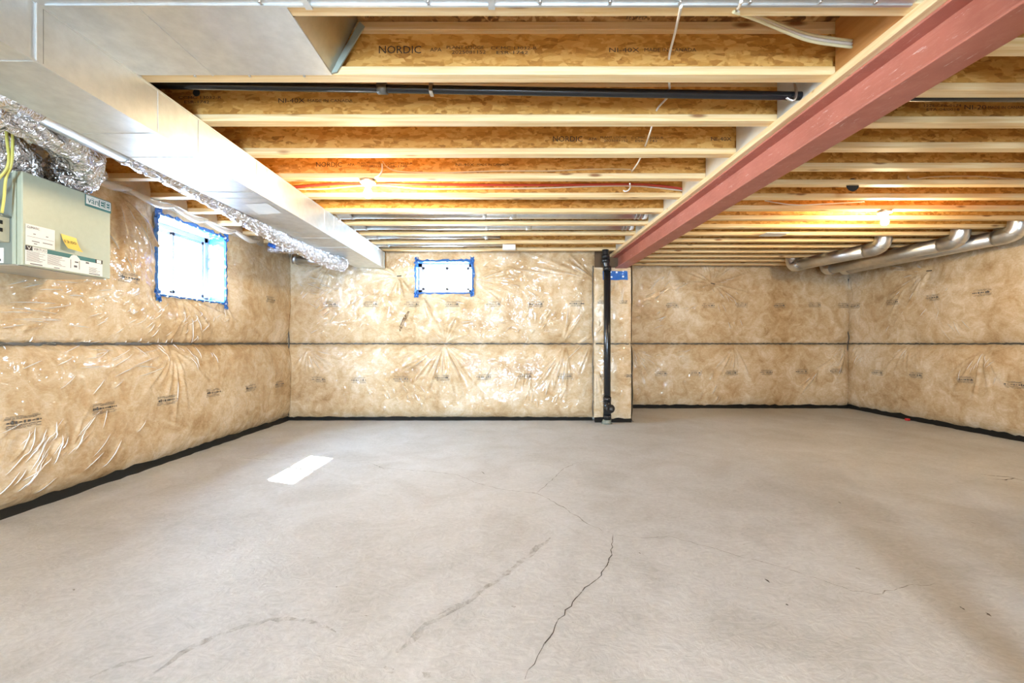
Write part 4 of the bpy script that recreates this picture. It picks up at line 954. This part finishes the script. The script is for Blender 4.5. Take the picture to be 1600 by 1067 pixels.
# maker's badge
bd = face_box('badge', 2.598, 2.764, 1.888, 1.958, 'teal', hrv, 0.0005, 0.002); face_box('badge_plate', 2.602, 2.760, 1.902, 1.955, 'paper', bd, 0.0018, 0.0012)
face_text('vän', 2.611, 2.678, 1.910, 1.946, 'teal', 0.0036, bd)
for y in (2.682, 2.719): face_box('badge_block', y, y + 0.034, 1.908, 1.949, 'teal', bd, 0.003, 0.0006)
face_text('E', 2.687, 2.712, 1.911, 1.946, 'paper', 0.0042, bd); face_text('E', 2.724, 2.749, 1.911, 1.946, 'paper', 0.0042, bd)
# white paper label
pl = face_box('paper_label', 2.279, 2.425, 1.578, 1.690, 'paper', hrv)
face_text('CLIMATIC', 2.285, 2.345, 1.668, 1.680, 'ink', 0.0035, pl)
face_box('rule_line', 2.285, 2.418, 1.624, 1.6255, 'stamp', pl, 0.0025, 0.0003)
for y, z, w in ((2.315, 1.640, 0.012), (2.378, 1.640, 0.012), (2.308, 1.600, 0.038), (2.362, 1.602, 0.05), (2.318, 1.588, 0.016)): face_box('rule_line', y, y + w, z, z + 0.004, 'stamp', pl, 0.0025, 0.0003)
# instruction label
il = face_box('instruction_label', 2.277, 2.706, 1.472, 1.573, 'paper', hrv, 0.0014)
face_box('label_band', 2.277, 2.706, 1.549, 1.573, 'teal', il, 0.0026, 0.0004)
face_box('label_patch', 2.277, 2.310, 1.549, 1.573, 'ink', il, 0.0031, 0.0004); face_box('label_patch', 2.311, 2.384, 1.550, 1.572, 'paper', il, 0.0031, 0.0004)
face_text('VIRTUO', 2.315, 2.379, 1.554, 1.568, 'ink', 0.004, il)
face_text('V', 2.284, 2.303, 1.552, 1.570, 'paper', 0.004, il)
face_box('label_patch', 2.66, 2.706, 1.549, 1.573, 'ink', il, 0.0031, 0.0004); face_box('label_patch', 2.668, 2.696, 1.551, 1.571, 'paper', il, 0.0035, 0.0004)
bm = bmesh.new(); rg = random.Random(8); o = local(hrv)
for y0, y1, z0, z1 in ((2.283, 2.375, 1.488, 1.542), (2.385, 2.485, 1.488, 1.542), (2.62, 2.69, 1.485, 1.515)):
    z = z1
    while z > z0:
        e = y0 + (y1 - y0) * rg.uniform(0.6, 1.0)
        bm_box(bm, Vector((HX + 0.0026, y0, z)) - o, Vector((HX + 0.003, e, z + 0.0018)) - o); z -= 0.0055
for y0, z0, w, h in ((2.51, 1.492, 0.003, 0.05), (2.56, 1.492, 0.003, 0.05), (2.53, 1.50, 0.018, 0.012), (2.535, 1.528, 0.02, 0.008), (2.60, 1.535, 0.02, 0.01), (2.30, 1.476, 0.06, 0.005), (2.42, 1.476, 0.03, 0.004), (2.62, 1.476, 0.07, 0.005)):
    bm_box(bm, Vector((HX + 0.0026, y0, z0)) - o, Vector((HX + 0.003, y0 + w, z0 + h)) - o)
from_bm('label_print', bm, 'stamp', il)['kind'] = 'stuff'
bm = bmesh.new()
vs = [bm.verts.new(Vector((HX + 0.0032, y, z)) - o) for y, z in ((2.503, 1.549), (2.515, 1.566), (2.528, 1.572), (2.545, 1.571), (2.56, 1.558), (2.566, 1.549))]
bm.faces.new(vs); from_bm('label_patch', bm, 'paper', il)
nt = bmesh.new(); g = []                      # curling note
for j in range(6):
    t = j / 5; g.append([nt.verts.new((HX + 0.004 + 0.028 * t * t, y + 0.012 * t, 1.680 - 0.082 * t - 0.006 * (y - 2.456) / 0.087)) for y in (2.456, 2.5, 2.543)])
for j in range(5):
    for i in range(2): nt.faces.new((g[j][i], g[j][i + 1], g[j + 1][i + 1], g[j + 1][i]))
note = tag(from_bm('sticky_note', nt, 'sticky', None, True), 'yellow sticky note curling off the front of the ventilation unit', 'note')
text('handwriting', '13:00', 'ink_soft', note, (HX + 0.0155, 2.468, 1.632), (0, 1, 0), (-0.28, 0, 0.96), 0.065, 0.017)
# control box and sticker on the end of the cabinet
cb = box('control_box', (HX - 0.36, HY0 - 0.075, 1.585), (HX - 0.07, HY0 + 0.004, 1.715), 'cream', hrv, 0.003)
box('control_lid', (HX - 0.37, HY0 - 0.082, 1.712), (HX - 0.062, HY0 + 0.004, 1.722), 'hrv_dark', cb, 0.002)
for x, z, w, h in ((-0.125, 1.672, 0.03, 0.022), (-0.128, 1.632, 0.012, 0.012), (-0.095, 1.625, 0.012, 0.018)): box('socket_slot', (HX + x, HY0 - 0.0765, z), (HX + x + w, HY0 - 0.074, z + h), 'dark', cb)
for z in (1.672, 1.632): box('socket_slot', (HX - 0.071, HY0 - 0.05, z), (HX - 0.069, HY0 - 0.03, z + 0.02), 'dark', cb)
box('sticker', (HX - 0.24, HY0 - 0.001, 1.475), (HX - 0.10, HY0 + 0.003, 1.555), 'paper', hrv)
box('sticker_print', (HX - 0.125, HY0 - 0.002, 1.485), (HX - 0.113, HY0 - 0.0008, 1.497), 'ink', hrv)
box('corner_bracket', (HX - 0.105, HY0 - 0.008, 1.925), (HX - 0.07, HY0 + 0.004, 1.955), 'steel', hrv, 0.002)
# yellow hanging cables
for i, dx in enumerate((0, 0.02)):
    yc = thing('hanging_cable', (-2.59 + dx, 2.2, JB), 'yellow cable hanging beside the ventilation unit, %s' % ('looped to its control box' if i == 0 else 'dropping straight down its end'), 'cable', 'yellow cables at the ventilation unit')
    if i == 0: pts = [(-2.60, 2.19, JB + 0.03), (-2.595, 2.19, 2.12), (-2.585, 2.19, 1.97), (-2.63, 2.18, 1.88), (-2.70, 2.18, 1.78), (-2.74, 2.19, 1.715)]
    else: pts = [(-2.58, 2.2, JB + 0.03), (-2.575, 2.2, 2.12), (-2.58, 2.2, 1.98), (-2.615, 2.205, 1.90), (-2.625, 2.205, 1.80), (-2.63, 2.2, 1.72)]
    tube('cable', smooth_path(pts, 6), 0.006, 'yellow', yc, 8)

# ---------------------------------------------------------------- black drain stack and black pipe
SX, SY = (948.7 - 800) * 5.58 / F, 5.58
stack = thing('drain_stack', (SX, SY, 0), 'vertical black drain pipe with cleanout in front of the boxed column', 'pipe')
def sz(py): return CH + (HORIZON - py) * SY / F
tube('pipe', [(SX, SY, 0.02), (SX, SY, sz(418))], 0.0445, 'black', stack, 24)
tube('upper_pipe', smooth_path([(SX + 0.004, SY, sz(424)), (SX - 0.006, SY, sz(417)), (SX - 0.02, SY, sz(409)), (SX - 0.024, SY, sz(400)), (SX - 0.024, SY, JB)], 4), 0.044, 'black', stack, 24)
for a, b, dx, r in ((404, 398, -0.024, 0.054), (411, 404, -0.022, 0.056), (423, 417, 0.0, 0.054), (536, 535, 0, 0.0462), (627, 620, 0, 0.052), (654, 648, 0, 0.053)):
    tube('coupling', [(SX + dx, SY, sz(a)), (SX + dx, SY, sz(b))], r, 'black', stack, 24)
tube('cleanout_tee', [(SX, SY, sz(650)), (SX, SY, sz(624))], 0.050, 'black', stack, 24)
tube('cleanout_branch', [(SX + 0.005, SY - 0.02, sz(637)), (SX + 0.022, SY - 0.085, sz(637))], 0.05, 'black', stack, 24)
cap = tube('cleanout_plug', [(SX + 0.022, SY - 0.082, sz(637)), (SX + 0.026, SY - 0.098, sz(637))], 0.056, 'black', stack, 24)
box('plug_nut', (SX + 0.008, SY - 0.118, sz(639)), (SX + 0.044, SY - 0.096, sz(635)), 'seam', stack, 0.002)
tube('base_rubble', [(SX, SY, 0.0), (SX, SY, 0.03), (SX, SY, 0.055)], [0.066, 0.06, 0.05], 'hrv_dark', stack, 16, True, crinkle(0.35, 3))
bt = bmesh.new(); rg = random.Random(9); g = []
for i in range(9):
    u = (941 - 800) * YC / F - XC0 + i / 8 * (39 * YC / F)
    g.append([bt.verts.new(wall_column.pt(u, CH + (HORIZON - py) * (YC - 0.05) / F + rg.uniform(-0.004, 0.004), 0.006 + rg.uniform(0, 0.004))) for py in (437, 429.5, 422.5)])
for i in range(8):
    for j in range(2): bt.faces.new((g[i][j], g[i + 1][j], g[i + 1][j + 1], g[i][j + 1]))
tag(from_bm('blue_tape_strip', bt, 'tape'), 'strip of blue tape across the column below the beam end', 'tape')

pipeY = 2.165
gp = thing('gas_pipe', (0, pipeY, CH + 1.26), 'long black horizontal pipe slung between the joists', 'pipe')
def pz(px, py): return at_y(px, py, pipeY)
tube('pipe', [(-2.9, pipeY, pz(235, 131)[2] + 0.02), pz(235, 132), pz(600, 138.5), pz(900, 144), pz(1240, 150), (XR - 0.1, pipeY, CH + 1.228)], 0.0205, 'black', gp, 18)
tube('coupling', [pz(590, 138.2), pz(605, 138.6)], 0.027, mat_galv('dull_pipe_coupling', (0.22, 0.24, 0.25), 0.35, 0.1), gp, 18)
c = pz(674, 139); box('hanger_strap', (c[0] - 0.009, pipeY - 0.026, c[2] - 0.026), (c[0] + 0.009, pipeY + 0.026, JB + 0.10), 'steel', gp, 0.002)
c = pz(1237, 150); tube('strap_loop', smooth_path([(c[0] - 0.02, pipeY - 0.03, c[2] + 0.08), (c[0], pipeY - 0.035, c[2]), (c[0] - 0.01, pipeY - 0.03, c[2] - 0.04), (c[0] - 0.04, pipeY - 0.02, c[2] - 0.02)], 5), 0.006, 'steel', gp, 6)

# ---------------------------------------------------------------- cables and water pipe
def cable(name, pts, r, mat, label, cat='cable', group=None, n=6):
    P = smooth_path(pts, n); o = tube(name, P, r, mat, None, 8)
    return tag(o, label, cat, group)
def wy(k, side='L'): return (joL if side == 'L' else joR)[k].location.y
WF = FW / 2 - WT / 2          # web face offset from joist front
pts = [at_y(1064, 10, 1.50), at_y(1055, 50, 1.80), at_y(1045, 92, wy(1) + WF), at_y(1046, 128, wy(1) + 0.12), at_y(1044, 150, wy(2) - 0.02), at_y(1026, 172, wy(2) + WF), at_y(1017, 203, wy(2) + 0.14),
       at_y(1008, 228, wy(3) + WF), at_y(998, 252, wy(3) + 0.2), at_y(987, 268, wy(4) + WF)]
cable('cable', pts, 0.0055, 'cable', 'white cable threading through the joists towards the back wall', n=5)
cable('cable', [at_y(984, 287, wy(4) + 0.1), at_y(985, 292, wy(4) + 0.2), at_y(982, 297, wy(4) + 0.26), at_y(977, 299, wy(4) + 0.26), at_y(974, 297, wy(4) + 0.26)], 0.0055, 'cable', 'short hooked white cable end hanging below a joist')
cable('cable', [at_y(598, 252, wy(4) + WF - 0.004), at_y(604, 260, wy(4) + WF - 0.01), at_y(615, 266, wy(4) + WF - 0.008), at_y(640, 269, wy(4) + WF - 0.007), at_y(700, 269.5, wy(4) + WF - 0.007), at_y(780, 267, wy(4) + WF - 0.007), at_y(860, 267, wy(4) + WF - 0.007), at_y(920, 264.5, wy(4) + WF - 0.007), at_y(980, 264.5, wy(4) + WF - 0.007), at_y(987, 269, wy(4) + WF - 0.007)], 0.0045, 'cable_tan', 'thin tan cable stapled along the joist above the bare bulb')
cable('cable', [at_y(597, 256, wy(4) + WF - 0.004), at_y(597, 266, wy(4) - 0.01), at_y(592, 274, wy(4) - 0.012), at_y(586, 277, wy(4) - 0.006)], 0.0055, 'cable', 'short white cable feeding the bare bulb beside the main duct')
y5 = wy(5) + WF
cable('water_pipe', [at_y(455, 293, y5 - 0.02), at_y(500, 289, y5 - 0.016), at_y(550, 287, y5 - 0.014), at_y(640, 288, y5 - 0.014), at_y(760, 289, y5 - 0.014), at_y(860, 289, y5 - 0.014), at_y(980, 288, y5 - 0.014), at_y(1030, 290, y5 - 0.014), at_y(1078, 297, y5 - 0.014)], 0.010, 'pex', 'red plastic water pipe running along a joist behind the bulb', 'pipe')
cable('cable', [at_y(464, 295.5, y5 - 0.02), at_y(510, 295, y5 - 0.006), at_y(560, 290.5, y5 - 0.006), at_y(600, 290, y5 - 0.006), at_y(660, 295, y5 - 0.006), at_y(760, 294.5, y5 - 0.006), at_y(840, 294, y5 - 0.006), at_y(930, 291, y5 - 0.006), at_y(1000, 291, y5 - 0.006), at_y(1075, 299, y5 - 0.006)], 0.006, 'cable', 'cream cable running beneath the red water pipe on a joist')
for i, (e, z) in enumerate(((74, 0), (69, 0), (64, 0))):
    cable('cable', [at_y(1146 + 5 * i, 18 - 2 * i, 1.57 + 0.0 * i), at_y(1185, 32 - i * 3, 1.66), at_y(1230, 51 - i * 4, 1.74), at_y(1270, 65 - i * 5, 1.80), (beam_x(1.85) - 0.02, 1.85, CH + (HORIZON - e) * 1.85 / F)], 0.006, ('pale_yellow', 'cable', 'pale_yellow')[i],
          ('pale yellow cable sagging beneath the white one to the plywood blocking', 'white cable sagging between two pale yellow ones to the plywood blocking', 'pale yellow cable sagging above the white one to the plywood blocking')[i], 'cable', 'cables entering the plywood blocking')
cable('cable', [at_y(1158, 2, 1.50), at_y(1156, 8, 1.53), at_y(1152, 14, 1.57)], 0.006, 'cable', 'short white cable end poking below the wide sheet metal pan')
yr = wy(4, 'R') + WF
yr = RY[8] + WF
cable('cable', [at_y(1419, 275, yr - 0.006), at_y(1420, 279, yr - 0.01), at_y(1432, 279.5, yr - 0.006), at_y(1450, 277, yr - 0.006), at_y(1480, 275.5, yr - 0.006), at_y(1530, 275.5, yr - 0.006), at_y(1560, 278, yr - 0.006), at_y(1610, 281, yr - 0.006)], 0.0055, 'cable_tan', 'tan cable stapled along a close joist beyond the beam')
yr2 = RY[9] + WF
cable('cable', [at_y(1195, 313.5, RY[10] - 0.008), at_y(1240, 320, RY[10] - 0.008), at_y(1290, 318.5, RY[10] - 0.008), at_y(1350, 315.0, RY[10] - 0.006)], 0.0055, 'cable', 'cream cable drooping across a close joist near the lit bulb')
